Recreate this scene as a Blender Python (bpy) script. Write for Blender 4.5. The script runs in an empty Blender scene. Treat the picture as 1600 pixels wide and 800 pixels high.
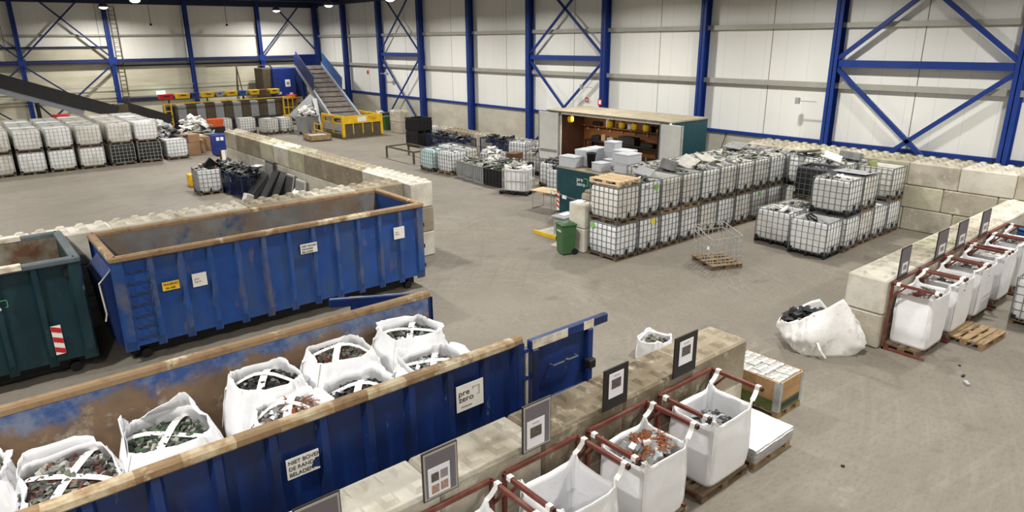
import bpy, math, random
from mathutils import Vector, Matrix, Euler, noise
C = bpy.context.scene
COL = C.collection
R = math.radians
rnd = random.Random(7)

# ---------------------------------------------------------------- camera, world, exposure
F_PX, PITCH, YAW, ROLL = 1063.72, 0.308044, 0.688090, -0.0089254
CAM_H = 6.6
cam_d = bpy.data.cameras.new('camera'); cam = bpy.data.objects.new('camera', cam_d); COL.objects.link(cam)
cam_d.sensor_width = 36.0; cam_d.lens = F_PX / 1600 * 36.0; cam_d.clip_end = 300
_f = Vector((math.sin(YAW) * math.cos(PITCH), math.cos(YAW) * math.cos(PITCH), -math.sin(PITCH)))
_r = Vector((math.cos(YAW), -math.sin(YAW), 0)); _u = _r.cross(_f)
_c, _s = math.cos(ROLL), math.sin(ROLL)
_r2 = _c * _r + _s * _u; _u2 = -_s * _r + _c * _u
_m = Matrix((_r2, _u2, -_f)).transposed().to_4x4(); _m.translation = (0, 0, CAM_H)
cam.matrix_world = _m
C.camera = cam
w = bpy.data.worlds.new('world'); C.world = w; w.use_nodes = True
w.node_tree.nodes['Background'].inputs[0].default_value = (0.9, 0.92, 1, 1)
w.node_tree.nodes['Background'].inputs[1].default_value = 0.15
C.view_settings.view_transform = 'Standard'; C.view_settings.look = 'None'
C.view_settings.gamma = 1; C.view_settings.use_curve_mapping = False
C.view_settings.exposure = 0.0
LAMP_W = 610.0
LAMP_COL = (1.0, 0.98, 0.935)

# ---------------------------------------------------------------- materials
def lin(c):
    return tuple((v / 255 / 12.92) if v / 255 <= .04045 else ((v / 255 + .055) / 1.055) ** 2.4 for v in c[:3]) + (1,)
def _mix(nt, fac, a, b, mode='MIX'):
    n = nt.nodes.new('ShaderNodeMix'); n.data_type = 'RGBA'; n.blend_type = mode
    for sock, v in ((n.inputs[0], fac), (n.inputs[6], a), (n.inputs[7], b)):
        if hasattr(v, 'links'): nt.links.new(v, sock)
        else: sock.default_value = v
    return n.outputs[2]
def _noise(nt, vec, scale, detail=4, rough=.55, dist=0):
    n = nt.nodes.new('ShaderNodeTexNoise'); n.inputs['Scale'].default_value = scale
    n.inputs['Detail'].default_value = detail; n.inputs['Roughness'].default_value = rough
    n.inputs['Distortion'].default_value = dist
    nt.links.new(vec, n.inputs['Vector']); return n.outputs['Fac']
def _ramp(nt, fac, a, b, ca=(0, 0, 0, 1), cb=(1, 1, 1, 1)):
    n = nt.nodes.new('ShaderNodeValToRGB'); e = n.color_ramp.elements
    e[0].position = a; e[1].position = b; e[0].color = ca; e[1].color = cb
    nt.links.new(fac, n.inputs[0]); return n.outputs[0]
def _map(nt, vec, scale):
    n = nt.nodes.new('ShaderNodeMapping'); n.inputs['Scale'].default_value = scale
    nt.links.new(vec, n.inputs['Vector']); return n.outputs['Vector']
def _coord(nt, rand=True):
    tc = nt.nodes.new('ShaderNodeTexCoord')
    if not rand: return tc.outputs['Object'], None
    oi = nt.nodes.new('ShaderNodeObjectInfo')
    v = nt.nodes.new('ShaderNodeVectorMath'); v.operation = 'SCALE'
    cx = nt.nodes.new('ShaderNodeCombineXYZ')
    for i in range(3): nt.links.new(oi.outputs['Random'], cx.inputs[i])
    nt.links.new(cx.outputs[0], v.inputs[0]); v.inputs['Scale'].default_value = 37.0
    a = nt.nodes.new('ShaderNodeVectorMath'); a.operation = 'ADD'
    nt.links.new(tc.outputs['Object'], a.inputs[0]); nt.links.new(v.outputs[0], a.inputs[1])
    return a.outputs[0], oi.outputs['Random']
def mat(name, col, rough=.6, metal=0., var=.12, scale=2.5, dirt=None, dirt_amt=.5, dirt_scale=(1, 1, 1), dirt_freq=2.0,
        dirt2=None, dirt2_amt=.5, dirt2_freq=6., dirt2_scale=(1, 1, 1), tint=None, bump=0., bump_scale=20., spec=.4, rand=True, alpha=1., trans=0.):
    m = bpy.data.materials.new(name); m.use_nodes = True; nt = m.node_tree
    b = nt.nodes['Principled BSDF']; base = lin(col)
    vec, r = _coord(nt, rand)
    lo = tuple(v * (1 - var) for v in base[:3]) + (1,); hi = tuple(min(1, v * (1 + var)) for v in base[:3]) + (1,)
    c = _mix(nt, _ramp(nt, _noise(nt, vec, scale), .3, .7), lo, hi)
    if tint and r is not None: c = _mix(nt, _ramp(nt, r, .35, 1.0), c, lin(tint))
    if dirt:
        f = _ramp(nt, _noise(nt, _map(nt, vec, dirt_scale), dirt_freq, 6, .6), 1 - dirt_amt - .12, 1 - dirt_amt + .12)
        c = _mix(nt, f, c, lin(dirt))
    if dirt2:
        f = _ramp(nt, _noise(nt, _map(nt, vec, dirt2_scale), dirt2_freq, 6, .65), 1 - dirt2_amt - .05, 1 - dirt2_amt + .05)
        c = _mix(nt, f, c, lin(dirt2))
    nt.links.new(c, b.inputs['Base Color'])
    b.inputs['Roughness'].default_value = rough; b.inputs['Metallic'].default_value = metal
    b.inputs['Specular IOR Level'].default_value = spec
    if alpha < 1: b.inputs['Alpha'].default_value = alpha
    if trans: b.inputs['Transmission Weight'].default_value = trans
    if bump:
        bn = nt.nodes.new('ShaderNodeBump'); bn.inputs['Strength'].default_value = bump; bn.inputs['Distance'].default_value = .02
        nt.links.new(_noise(nt, vec, bump_scale, 5), bn.inputs['Height']); nt.links.new(bn.outputs[0], b.inputs['Normal'])
    return m
def emis(name, col, strength):
    m = bpy.data.materials.new(name); m.use_nodes = True; b = m.node_tree.nodes['Principled BSDF']
    b.inputs['Base Color'].default_value = lin(col); b.inputs['Emission Color'].default_value = lin(col)
    b.inputs['Emission Strength'].default_value = strength; return m

K = {}
K['blue_beam'] = mat('blue_beam', (20, 50, 122), .45, var=.12, scale=1.2)
K['shaded_blue_beam'] = mat('shaded_blue_beam', (30, 42, 92), .5, var=.1)  # beam blue darkened to paint in the shade of unlit back-wall steel
K['dark_beam'] = mat('dark_beam', (28, 36, 66), .5)
K['grey_girt'] = mat('grey_girt', (168, 166, 156), .5, .2, var=.08)
K['block'] = mat('block', (186, 179, 164), .92, var=.16, scale=1.6, tint=(168, 160, 144), dirt=(142, 133, 115), dirt_amt=.42, dirt_freq=1.3,
                 dirt2=(205, 200, 186), dirt2_amt=.38, dirt2_freq=2.2, bump=.5, bump_scale=14, spec=.15)
K['block_mossy'] = mat('block_mossy', (182, 178, 156), .92, var=.14, scale=1.6, dirt=(148, 140, 118), dirt_amt=.45, dirt_freq=1.2, bump=.5, bump_scale=14, spec=.15)
K['block_soil'] = mat('block_soil', (136, 125, 107), .95, var=.2, scale=1.6, dirt=(106, 95, 78), dirt_amt=.48, dirt_freq=1.8, dirt2=(170, 161, 142), dirt2_amt=.38, dirt2_freq=4, bump=.8, bump_scale=10, spec=.1)
K['block_pale'] = mat('block_pale', (202, 197, 184), .92, var=.1, scale=1.6, dirt=(172, 164, 148), dirt_amt=.42, dirt_freq=1.5, bump=.4, bump_scale=14, spec=.15)
K['block_dark'] = mat('block_dark', (154, 145, 127), .92, var=.16, scale=1.6, dirt=(132, 121, 102), dirt_amt=.5, dirt_freq=1.5,
                      dirt2=(180, 172, 150), dirt2_amt=.36, dirt2_freq=3, bump=.6, bump_scale=12, spec=.15)
K['skip_blue'] = mat('skip_blue', (32, 72, 140), .5, var=.22, scale=1.5, dirt=(54, 78, 116), dirt_amt=.42, dirt_scale=(1, 1, .35), dirt_freq=1.8,
                     dirt2=(120, 92, 84), dirt2_amt=.33, dirt2_freq=3.0, dirt2_scale=(1, 1, .35), bump=.15, bump_scale=4)
K['skip_navy'] = mat('skip_navy', (20, 46, 104), .45, var=.2, scale=1.5, dirt=(24, 33, 60), dirt_amt=.45, dirt_scale=(1, 1, .3), dirt_freq=2.,
                     dirt2=(130, 132, 138), dirt2_amt=.3, dirt2_freq=7.0, dirt2_scale=(1.5, 1.5, .5), bump=.12, bump_scale=4)
K['skip_rib'] = mat('skip_rib', (38, 74, 134), .5, var=.2, scale=1.5, dirt=(96, 96, 104), dirt_amt=.42, dirt_scale=(1, 1, .5), dirt_freq=2.5)
K['skip_rail'] = mat('skip_rail', (150, 124, 92), .75, var=.25, scale=3, dirt=(110, 84, 58), dirt_amt=.45, dirt_freq=3,
                     dirt2=(206, 194, 164), dirt2_amt=.38, dirt2_freq=1.6, bump=.4, bump_scale=18)
def worn_lining():
    """paint that survives in a ragged band along the top of the lining, bare rusty steel below"""
    m = bpy.data.materials.new('worn_lining'); m.use_nodes = True; nt = m.node_tree; b = nt.nodes['Principled BSDF']
    v, _ = _coord(nt, False); sp = nt.nodes.new('ShaderNodeSeparateXYZ'); nt.links.new(v, sp.inputs[0])
    n1 = _noise(nt, _map(nt, v, (1, 1, .7)), 1.3, 7, .7)
    a = nt.nodes.new('ShaderNodeMath'); a.operation = 'MULTIPLY_ADD'; nt.links.new(n1, a.inputs[0]); a.inputs[1].default_value = 1.5; nt.links.new(sp.outputs[2], a.inputs[2])
    rust = _mix(nt, _ramp(nt, _noise(nt, v, 1.6, 6), .35, .65), lin((128, 104, 80)), lin((98, 80, 64)))
    rust = _mix(nt, _ramp(nt, _noise(nt, v, 3.1, 7, .7), .55, .66), rust, lin((150, 138, 120)))
    blue = _mix(nt, _ramp(nt, _noise(nt, v, 2.2, 6, .7), .4, .6), lin((44, 74, 128)), lin((112, 122, 142)))
    c = _mix(nt, _ramp(nt, a.outputs[0], 2.86 / 4, 3.05 / 4), rust, blue)
    mu = nt.nodes.new('ShaderNodeMath'); mu.operation = 'DIVIDE'; nt.links.new(a.outputs[0], mu.inputs[0]); mu.inputs[1].default_value = 4.0
    for l in list(nt.links):
        if l.from_socket == a.outputs[0] and l.to_node.type == 'VALTORGB': nt.links.new(mu.outputs[0], l.to_socket)
    nt.links.new(c, b.inputs['Base Color']); b.inputs['Roughness'].default_value = .75; return m
K['worn_lining'] = worn_lining()
K['skip_inside_grey'] = mat('skip_inside_grey', (112, 110, 108), .8, var=.25, scale=1.3, dirt=(110, 92, 74), dirt_amt=.48, dirt_freq=1.6, dirt2=(60, 78, 108), dirt2_amt=.36, dirt2_freq=1.4, bump=.3, bump_scale=6)
K['skip_inside'] = mat('skip_inside', (120, 98, 76), .8, var=.25, scale=1.3, dirt=(92, 70, 52), dirt_amt=.45, dirt_freq=1.6,
                       dirt2=(142, 134, 120), dirt2_amt=.42, dirt2_freq=1.8, dirt2_scale=(1, 1, .5), bump=.3, bump_scale=6)
K['worn_rail'] = mat('worn_rail', (198, 184, 154), .7, var=.15, dirt=(150, 122, 88), dirt_amt=.5, dirt_freq=5, bump=.3)
K['collar_green'] = mat('collar_green', (92, 106, 58), .7, var=.15)
K['worn_white'] = mat('worn_white', (214, 206, 188), .6, dirt=(150, 118, 88), dirt_amt=.38, dirt_freq=4)
K['green_skip'] = mat('green_skip', (18, 46, 54), .45, var=.2, scale=1.5, dirt=(40, 66, 70), dirt_amt=.38, dirt_scale=(1, 1, .3), dirt_freq=2.5,
                      dirt2=(150, 164, 164), dirt2_amt=.3, dirt2_freq=4.0, dirt2_scale=(1.5, 1.5, .35))
K['green_inside'] = mat('green_inside', (150, 152, 136), .7, var=.2, scale=1.5, dirt=(96, 66, 46), dirt_amt=.5, dirt_freq=1.2, dirt2=(60, 84, 82), dirt2_amt=.38, dirt2_freq=1.4)
K['dark_green'] = mat('dark_green', (18, 62, 70), .45, var=.1, dirt=(36, 74, 80), dirt_amt=.35)
K['grey_rail'] = mat('grey_rail', (88, 96, 100), .6, var=.2)
K['black_steel'] = mat('black_steel', (24, 24, 26), .6, var=.3)
K['bag'] = mat('bag', (238, 238, 240), .75, var=.03, scale=4, bump=.25, bump_scale=9, spec=.25)
K['bag_dirty'] = mat('bag_dirty', (238, 237, 235), .8, var=.06, scale=4, dirt2=(128, 110, 94), dirt2_amt=.33, dirt2_freq=9, dirt=(170, 160, 144), dirt_amt=.3, dirt_freq=4, bump=.3, bump_scale=9)
K['strap'] = mat('strap', (240, 238, 234), .75, var=.05)
K['red_steel'] = mat('red_steel', (106, 54, 44), .6, var=.2, scale=4, dirt=(122, 88, 72), dirt_amt=.38, dirt_freq=5)
K['wood'] = mat('wood', (158, 132, 98), .8, var=.25, scale=3, dirt=(110, 88, 62), dirt_amt=.4, dirt_scale=(1, 6, 6), dirt_freq=2, bump=.2)
K['wood_dark'] = mat('wood_dark', (116, 96, 74), .85, var=.25, scale=3, dirt=(72, 58, 44), dirt_amt=.45, dirt_scale=(1, 6, 6), dirt_freq=2, bump=.2)
K['wood_new'] = mat('wood_new', (180, 145, 104), .7, var=.16, scale=3, dirt=(160, 110, 62), dirt_amt=.4, dirt_scale=(.6, 6, 9), dirt_freq=2)
K['pine_top'] = mat('pine_top', (205, 178, 138), .6, var=.08)
K['tank'] = mat('tank', (226, 227, 227), .42, var=.07, scale=2., tint=(216, 213, 204), dirt=(192, 188, 178), dirt_amt=.34, dirt_freq=1.6, spec=.4)
K['tank_dirty'] = mat('tank_dirty', (212, 210, 202), .5, var=.1, scale=2., dirt=(178, 171, 158), dirt_amt=.4, dirt_freq=1.6, spec=.4)
K['tank_black'] = mat('tank_black', (28, 29, 31), .5, var=.2)
K['tank_cyan'] = mat('tank_cyan', (196, 224, 222), .42, var=.06, scale=2)
K['cage'] = mat('cage', (118, 120, 122), .5, .15, var=.15, scale=3)
K['cage_light'] = mat('cage_light', (172, 170, 164), .5, .1, var=.15, scale=3)
K['tank_in'] = mat('tank_in', (170, 168, 162), .6, var=.15)
K['green_tag'] = mat('green_tag', (130, 190, 96), .6)
K['yellow'] = mat('yellow', (222, 178, 30), .5, var=.12, dirt=(140, 104, 40), dirt_amt=.34, dirt_freq=3)
K['yellow_tag'] = mat('yellow_tag', (236, 220, 40), .5, var=.03)
K['sign_yellow'] = mat('sign_yellow', (232, 186, 40), .5, var=.04)
K['sign_white'] = mat('sign_white', (226, 222, 214), .55, var=.04)
K['paper'] = mat('paper', (238, 237, 240), .6, var=.02)
K['ink'] = mat('ink', (34, 34, 36), .6, var=.05)
K['ink_faded'] = mat('ink_faded', (150, 138, 140), .6, var=.05)
K['logo_green'] = mat('logo_green', (96, 190, 110), .5, var=.05)
K['logo_white'] = mat('logo_white', (235, 238, 236), .5, var=.03)
K['red'] = mat('red', (196, 34, 38), .5, var=.08)
K['white_paint'] = mat('white_paint', (240, 239, 234), .5, var=.04)
K['board_black'] = mat('board_black', (38, 34, 32), .5, var=.2)
K['board_grey'] = mat('board_grey', (112, 106, 112), .45, var=.06)
K['board_edge'] = mat('board_edge', (176, 170, 160), .5, var=.1)
K['photo_dark'] = mat('photo_dark', (92, 84, 80), .5, var=.5, scale=30)
K['photo_tan'] = mat('photo_tan', (168, 138, 120), .5, var=.4, scale=30)
K['roof_felt'] = mat('roof_felt', (148, 138, 118), .85, var=.12, dirt=(122, 112, 94), dirt_amt=.4)
K['brown_ply'] = mat('brown_ply', (142, 92, 52), .6, var=.18, scale=2)
K['brown_dark'] = mat('brown_dark', (72, 44, 30), .7, var=.2)
K['bench_dark'] = mat('bench_dark', (34, 32, 32), .6, var=.2)
K['foam'] = mat('foam', (190, 192, 197), .8, var=.04, bump=.1, bump_scale=30)
K['lid_grey'] = mat('lid_grey', (150, 152, 154), .6, var=.08)
K['bin_green'] = mat('bin_green', (62, 98, 60), .5, var=.12)
K['rubber'] = mat('rubber', (22, 22, 22), .8)
K['grey_plastic'] = mat('grey_plastic', (140, 142, 142), .55, var=.1, dirt=(104, 102, 98), dirt_amt=.35)
K['black_plastic'] = mat('black_plastic', (26, 27, 29), .55, var=.2)
K['navy_cage'] = mat('navy_cage', (26, 40, 78), .5, var=.2)
K['belt'] = mat('belt', (92, 84, 76), .8, var=.2, dirt=(62, 56, 50), dirt_amt=.45, dirt_freq=3)
K['belt_dark'] = mat('belt_dark', (40, 38, 38), .7, var=.2)
K['conv_grey'] = mat('conv_grey', (134, 138, 146), .5, var=.08)
K['conv_blue'] = mat('conv_blue', (40, 78, 130), .5, var=.15, dirt=(74, 96, 120), dirt_amt=.35)
K['machine_blue'] = mat('machine_blue', (22, 48, 122), .5, var=.14)
K['machine_grey'] = mat('machine_grey', (148, 150, 150), .5, var=.08)
K['machine_brown'] = mat('machine_brown', (84, 74, 58), .7, var=.2)
K['machine_pale'] = mat('machine_pale', (170, 166, 152), .6, var=.12)
K['orange'] = mat('orange', (206, 88, 40), .6)
K['cardboard'] = mat('cardboard', (154, 122, 92), .85, var=.1)
K['lamp_shell'] = mat('lamp_shell', (90, 92, 96), .4, .5)
K['lamp_glow'] = emis('lamp_glow', (255, 250, 236), 9)
K['lamp_glow_soft'] = emis('lamp_glow_soft', (255, 244, 225), 1.2)
K['exit_glow'] = emis('exit_glow', (190, 235, 225), 3)
K['scrap_dark'] = mat('scrap_dark', (52, 52, 52), .6, var=.4, scale=5)
K['scrap_black'] = mat('scrap_black', (24, 24, 26), .5, var=.3, scale=5)
K['scrap_grey'] = mat('scrap_grey', (128, 128, 126), .5, var=.25, scale=5)
K['scrap_silver'] = mat('scrap_silver', (190, 194, 198), .35, .5, var=.15, scale=5)
K['scrap_green'] = mat('scrap_green', (70, 92, 66), .5, var=.35, scale=5)
K['scrap_olive'] = mat('scrap_olive', (96, 98, 84), .6, var=.3, scale=5)
K['scrap_copper'] = mat('scrap_copper', (142, 84, 48), .45, .2, var=.3, scale=5)
K['scrap_brown'] = mat('scrap_brown', (106, 72, 52), .6, var=.3, scale=5)
K['scrap_white'] = mat('scrap_white', (216, 216, 212), .6, var=.1, scale=5)
K['scrap_red'] = mat('scrap_red', (92, 46, 38), .6, var=.2, scale=5)
K['scrap_pale'] = mat('scrap_pale', (164, 161, 152), .6, var=.2, scale=5)
K['screen_black'] = mat('screen_black', (20, 21, 24), .25, var=.2)
K['blue_plastic'] = mat('blue_plastic', (34, 92, 150), .45, var=.1)
K['lime_mesh'] = mat('lime_mesh', (178, 196, 120), .6, var=.1)

# ---------------------------------------------------------------- mesh builder
class MB:
    def __init__(s): s.v = []; s.f = []; s.mi = []; s.m = 0
    def add(s, vs, fs):
        o = len(s.v); s.v += [tuple(v) for v in vs]; s.f += [tuple(o + i for i in f) for f in fs]; s.mi += [s.m] * len(fs)
    def box(s, c, d, rot=None, taper=1.):
        x, y, z = d[0] / 2, d[1] / 2, d[2] / 2; t = taper
        vs = [Vector(p) for p in ((-x, -y, -z), (x, -y, -z), (x, y, -z), (-x, y, -z), (-x * t, -y * t, z), (x * t, -y * t, z), (x * t, y * t, z), (-x * t, y * t, z))]
        if rot is not None:
            if not isinstance(rot, Matrix): rot = Euler(rot).to_matrix()
            vs = [rot @ v for v in vs]
        c = Vector(c); s.add([v + c for v in vs], [(0, 3, 2, 1), (4, 5, 6, 7), (0, 1, 5, 4), (1, 2, 6, 5), (2, 3, 7, 6), (3, 0, 4, 7)]); return s
    def bx(s, x0, x1, y0, y1, z0, z1): return s.box(((x0 + x1) / 2, (y0 + y1) / 2, (z0 + z1) / 2), (abs(x1 - x0), abs(y1 - y0), abs(z1 - z0)))
    def cbox(s, c, d, b=.02, rot=None):
        """box with chamfered edges"""
        x, y, z = d[0] / 2, d[1] / 2, d[2] / 2; b = min(b, x * .9, y * .9, z * .9)
        vs = []; fs = []
        for sx in (-1, 1):
            for sy in (-1, 1):
                for sz in (-1, 1):
                    vs += [Vector((sx * x, sy * (y - b), sz * (z - b))), Vector((sx * (x - b), sy * y, sz * (z - b))), Vector((sx * (x - b), sy * (y - b), sz * z))]
        def I(sx, sy, sz, k): return (((sx > 0) * 2 + (sy > 0)) * 2 + (sz > 0)) * 3 + k
        for sg in (-1, 1):
            q = [(-1, -1), (1, -1), (1, 1), (-1, 1)]
            if sg < 0: q = q[::-1]
            fs.append([I(sg, a, c_, 0) for a, c_ in q]); fs.append([I(c_, sg, a, 1) for a, c_ in q]); fs.append([I(a, c_, sg, 2) for a, c_ in q])
        for a in (-1, 1):
            for c_ in (-1, 1):
                p = a * c_
                e1 = [I(-1, a, c_, 1), I(1, a, c_, 1), I(1, a, c_, 2), I(-1, a, c_, 2)]
                e2 = [I(a, -1, c_, 2), I(a, 1, c_, 2), I(a, 1, c_, 0), I(a, -1, c_, 0)]
                e3 = [I(a, c_, -1, 0), I(a, c_, 1, 0), I(a, c_, 1, 1), I(a, c_, -1, 1)]
                for e in (e1, e2, e3): fs.append(e if p < 0 else e[::-1])
        for sx in (-1, 1):
            for sy in (-1, 1):
                for sz in (-1, 1):
                    t = [I(sx, sy, sz, 0), I(sx, sy, sz, 1), I(sx, sy, sz, 2)]
                    fs.append(t if sx * sy * sz > 0 else t[::-1])
        if rot is not None:
            if not isinstance(rot, Matrix): rot = Euler(rot).to_matrix()
            vs = [rot @ v for v in vs]
        c = Vector(c); s.add([v + c for v in vs], fs); return s
    def bar(s, a, b, w_=.05, h=None, up=(0, 0, 1)):
        a = Vector(a); b = Vector(b); h = h or w_; d = b - a; L = d.length
        if L < 1e-6: return s
        d.normalize(); up = Vector(up)
        if abs(d.dot(up)) > .98: up = Vector((0, 1, 0))
        sd = d.cross(up).normalized(); u = sd.cross(d)
        m = Matrix((d, sd, u)).transposed()
        return s.box((a + b) / 2, (L, w_, h), m)
    def tube(s, pts, r=.02, n=6, closed=False):
        pts = [Vector(p) for p in pts]; k = len(pts); vs = []; fs = []
        for i, p in enumerate(pts):
            a = pts[(i - 1) % k] if (i or closed) else p; b = pts[(i + 1) % k] if (i < k - 1 or closed) else p
            d = (b - a).normalized(); up = Vector((0, 0, 1)) if abs(d.z) < .95 else Vector((1, 0, 0))
            sd = d.cross(up).normalized(); u = sd.cross(d)
            for j in range(n):
                t = 2 * math.pi * j / n; vs.append(p + sd * (r * math.cos(t)) + u * (r * math.sin(t)))
        for i in range(k if closed else k - 1):
            for j in range(n):
                a = i * n; b = ((i + 1) % k) * n
                fs.append((a + j, b + j, b + (j + 1) % n, a + (j + 1) % n))
        if not closed: fs.append(tuple(range(n))); fs.append(tuple(range((k - 1) * n + n - 1, (k - 1) * n - 1, -1)))
        s.add(vs, fs); return s
    def cyl(s, a, b, r, n=16): return s.tube([a, b], r, n)
    def lathe(s, c, prof, n=20):
        vs = []; fs = []; c = Vector(c)
        for r, z in prof:
            for j in range(n):
                t = 2 * math.pi * j / n; vs.append(c + Vector((r * math.cos(t), r * math.sin(t), z)))
        for i in range(len(prof) - 1):
            for j in range(n): fs.append((i * n + j, i * n + (j + 1) % n, (i + 1) * n + (j + 1) % n, (i + 1) * n + j))
        s.add(vs, fs); return s
    def ribbon(s, pts, wvec, th=.006):
        wv = Vector(wvec) / 2; pts = [Vector(p) for p in pts]; vs = []; fs = []
        for i, p in enumerate(pts):
            d = (pts[min(i + 1, len(pts) - 1)] - pts[max(i - 1, 0)]).normalized(); n = d.cross(wv).normalized() * th / 2
            vs += [p - wv - n, p + wv - n, p + wv + n, p - wv + n]
        for i in range(len(pts) - 1):
            a = i * 4; b = a + 4
            for j in range(4): fs.append((a + j, a + (j + 1) % 4, b + (j + 1) % 4, b + j))
        fs.append((0, 3, 2, 1)); e = (len(pts) - 1) * 4; fs.append((e, e + 1, e + 2, e + 3))
        s.add(vs, fs); return s
    def prism(s, poly, z0, z1, axis='z'):
        n = len(poly); vs = []
        for z in (z0, z1):
            for a, b in poly: vs.append((a, b, z) if axis == 'z' else ((a, z, b) if axis == 'y' else (z, a, b)))
        fs = [tuple(range(n))[::-1], tuple(range(n, 2 * n))] + [(i, (i + 1) % n, n + (i + 1) % n, n + i) for i in range(n)]
        s.add(vs, fs); return s
    def mesh(s, name, mats, smooth=False):
        me = bpy.data.meshes.new(name); me.from_pydata(s.v, [], s.f)
        for m in (mats if isinstance(mats, (list, tuple)) else [mats]): me.materials.append(K[m] if isinstance(m, str) else m)
        me.polygons.foreach_set('material_index', s.mi)
        if smooth: me.polygons.foreach_set('use_smooth', [True] * len(me.polygons))
        me.update(); return me
    def build(s, name, mats, parent=None, smooth=False, loc=None, rot=None):
        o = bpy.data.objects.new(name, s.mesh(name, mats, smooth)); COL.objects.link(o)
        if parent: o.parent = parent
        if loc: o.location = loc
        if rot: o.rotation_euler = rot
        return o
def tag(o, label=None, cat=None, group=None, kind=None):
    if label: o['label'] = label
    if cat: o['category'] = cat
    if group: o['group'] = group
    if kind: o['kind'] = kind
    return o
def thing(name, label, cat, loc=(0, 0, 0), rz=0., group=None):
    o = bpy.data.objects.new(name, None); COL.objects.link(o); o.location = loc; o.rotation_euler = (0, 0, rz); o.empty_display_size = .2
    return tag(o, label, cat, group)
def struct(o): o['kind'] = 'structure'; return o
def dup(o, loc, rot, label=None, group=None):
    def cp(a, p):
        c = a.copy(); COL.objects.link(c); c.parent = p
        for ch in list(a.children): cp(ch, c)
        return c
    c = cp(o, None); c.location = loc; c.rotation_euler = rot
    if label: c['label'] = label
    if group: c['group'] = group
    return c
PROTO = {}
def place(key, maker, loc, rz, label, group=None, tilt=(0, 0)):
    """first use builds the thing, later uses copy it and its parts"""
    if key not in PROTO:
        o = maker(); PROTO[key] = o; o.location = loc; o.rotation_euler = (tilt[0], tilt[1], rz)
    else: o = dup(PROTO[key], loc, (tilt[0], tilt[1], rz))
    o['label'] = label
    if group: o['group'] = group
    elif 'group' in o: del o['group']
    return o
def text(body, size, loc, rot, m, parent, name='lettering', align='LEFT', extrude=.002, sx=1., spacing=1.):
    cu = bpy.data.curves.new(name, 'FONT'); cu.body = body; cu.size = size; cu.align_x = align; cu.extrude = extrude; cu.space_line = .95; cu.space_character = spacing
    t = bpy.data.objects.new('tmp', cu); COL.objects.link(t)
    dg = bpy.context.evaluated_depsgraph_get(); me = bpy.data.meshes.new_from_object(t.evaluated_get(dg))
    bpy.data.objects.remove(t); bpy.data.curves.remove(cu)
    me.materials.clear(); me.materials.append(K[m])
    o = bpy.data.objects.new(name, me); COL.objects.link(o); o.parent = parent; o.location = loc; o.rotation_euler = rot; o.scale = (sx, 1, 1)
    return o
ORD = ['first', 'second', 'third', 'fourth', 'fifth', 'sixth', 'seventh', 'eighth', 'ninth', 'tenth', 'eleventh', 'twelfth', 'thirteenth', 'fourteenth', 'fifteenth', 'sixteenth']
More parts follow.
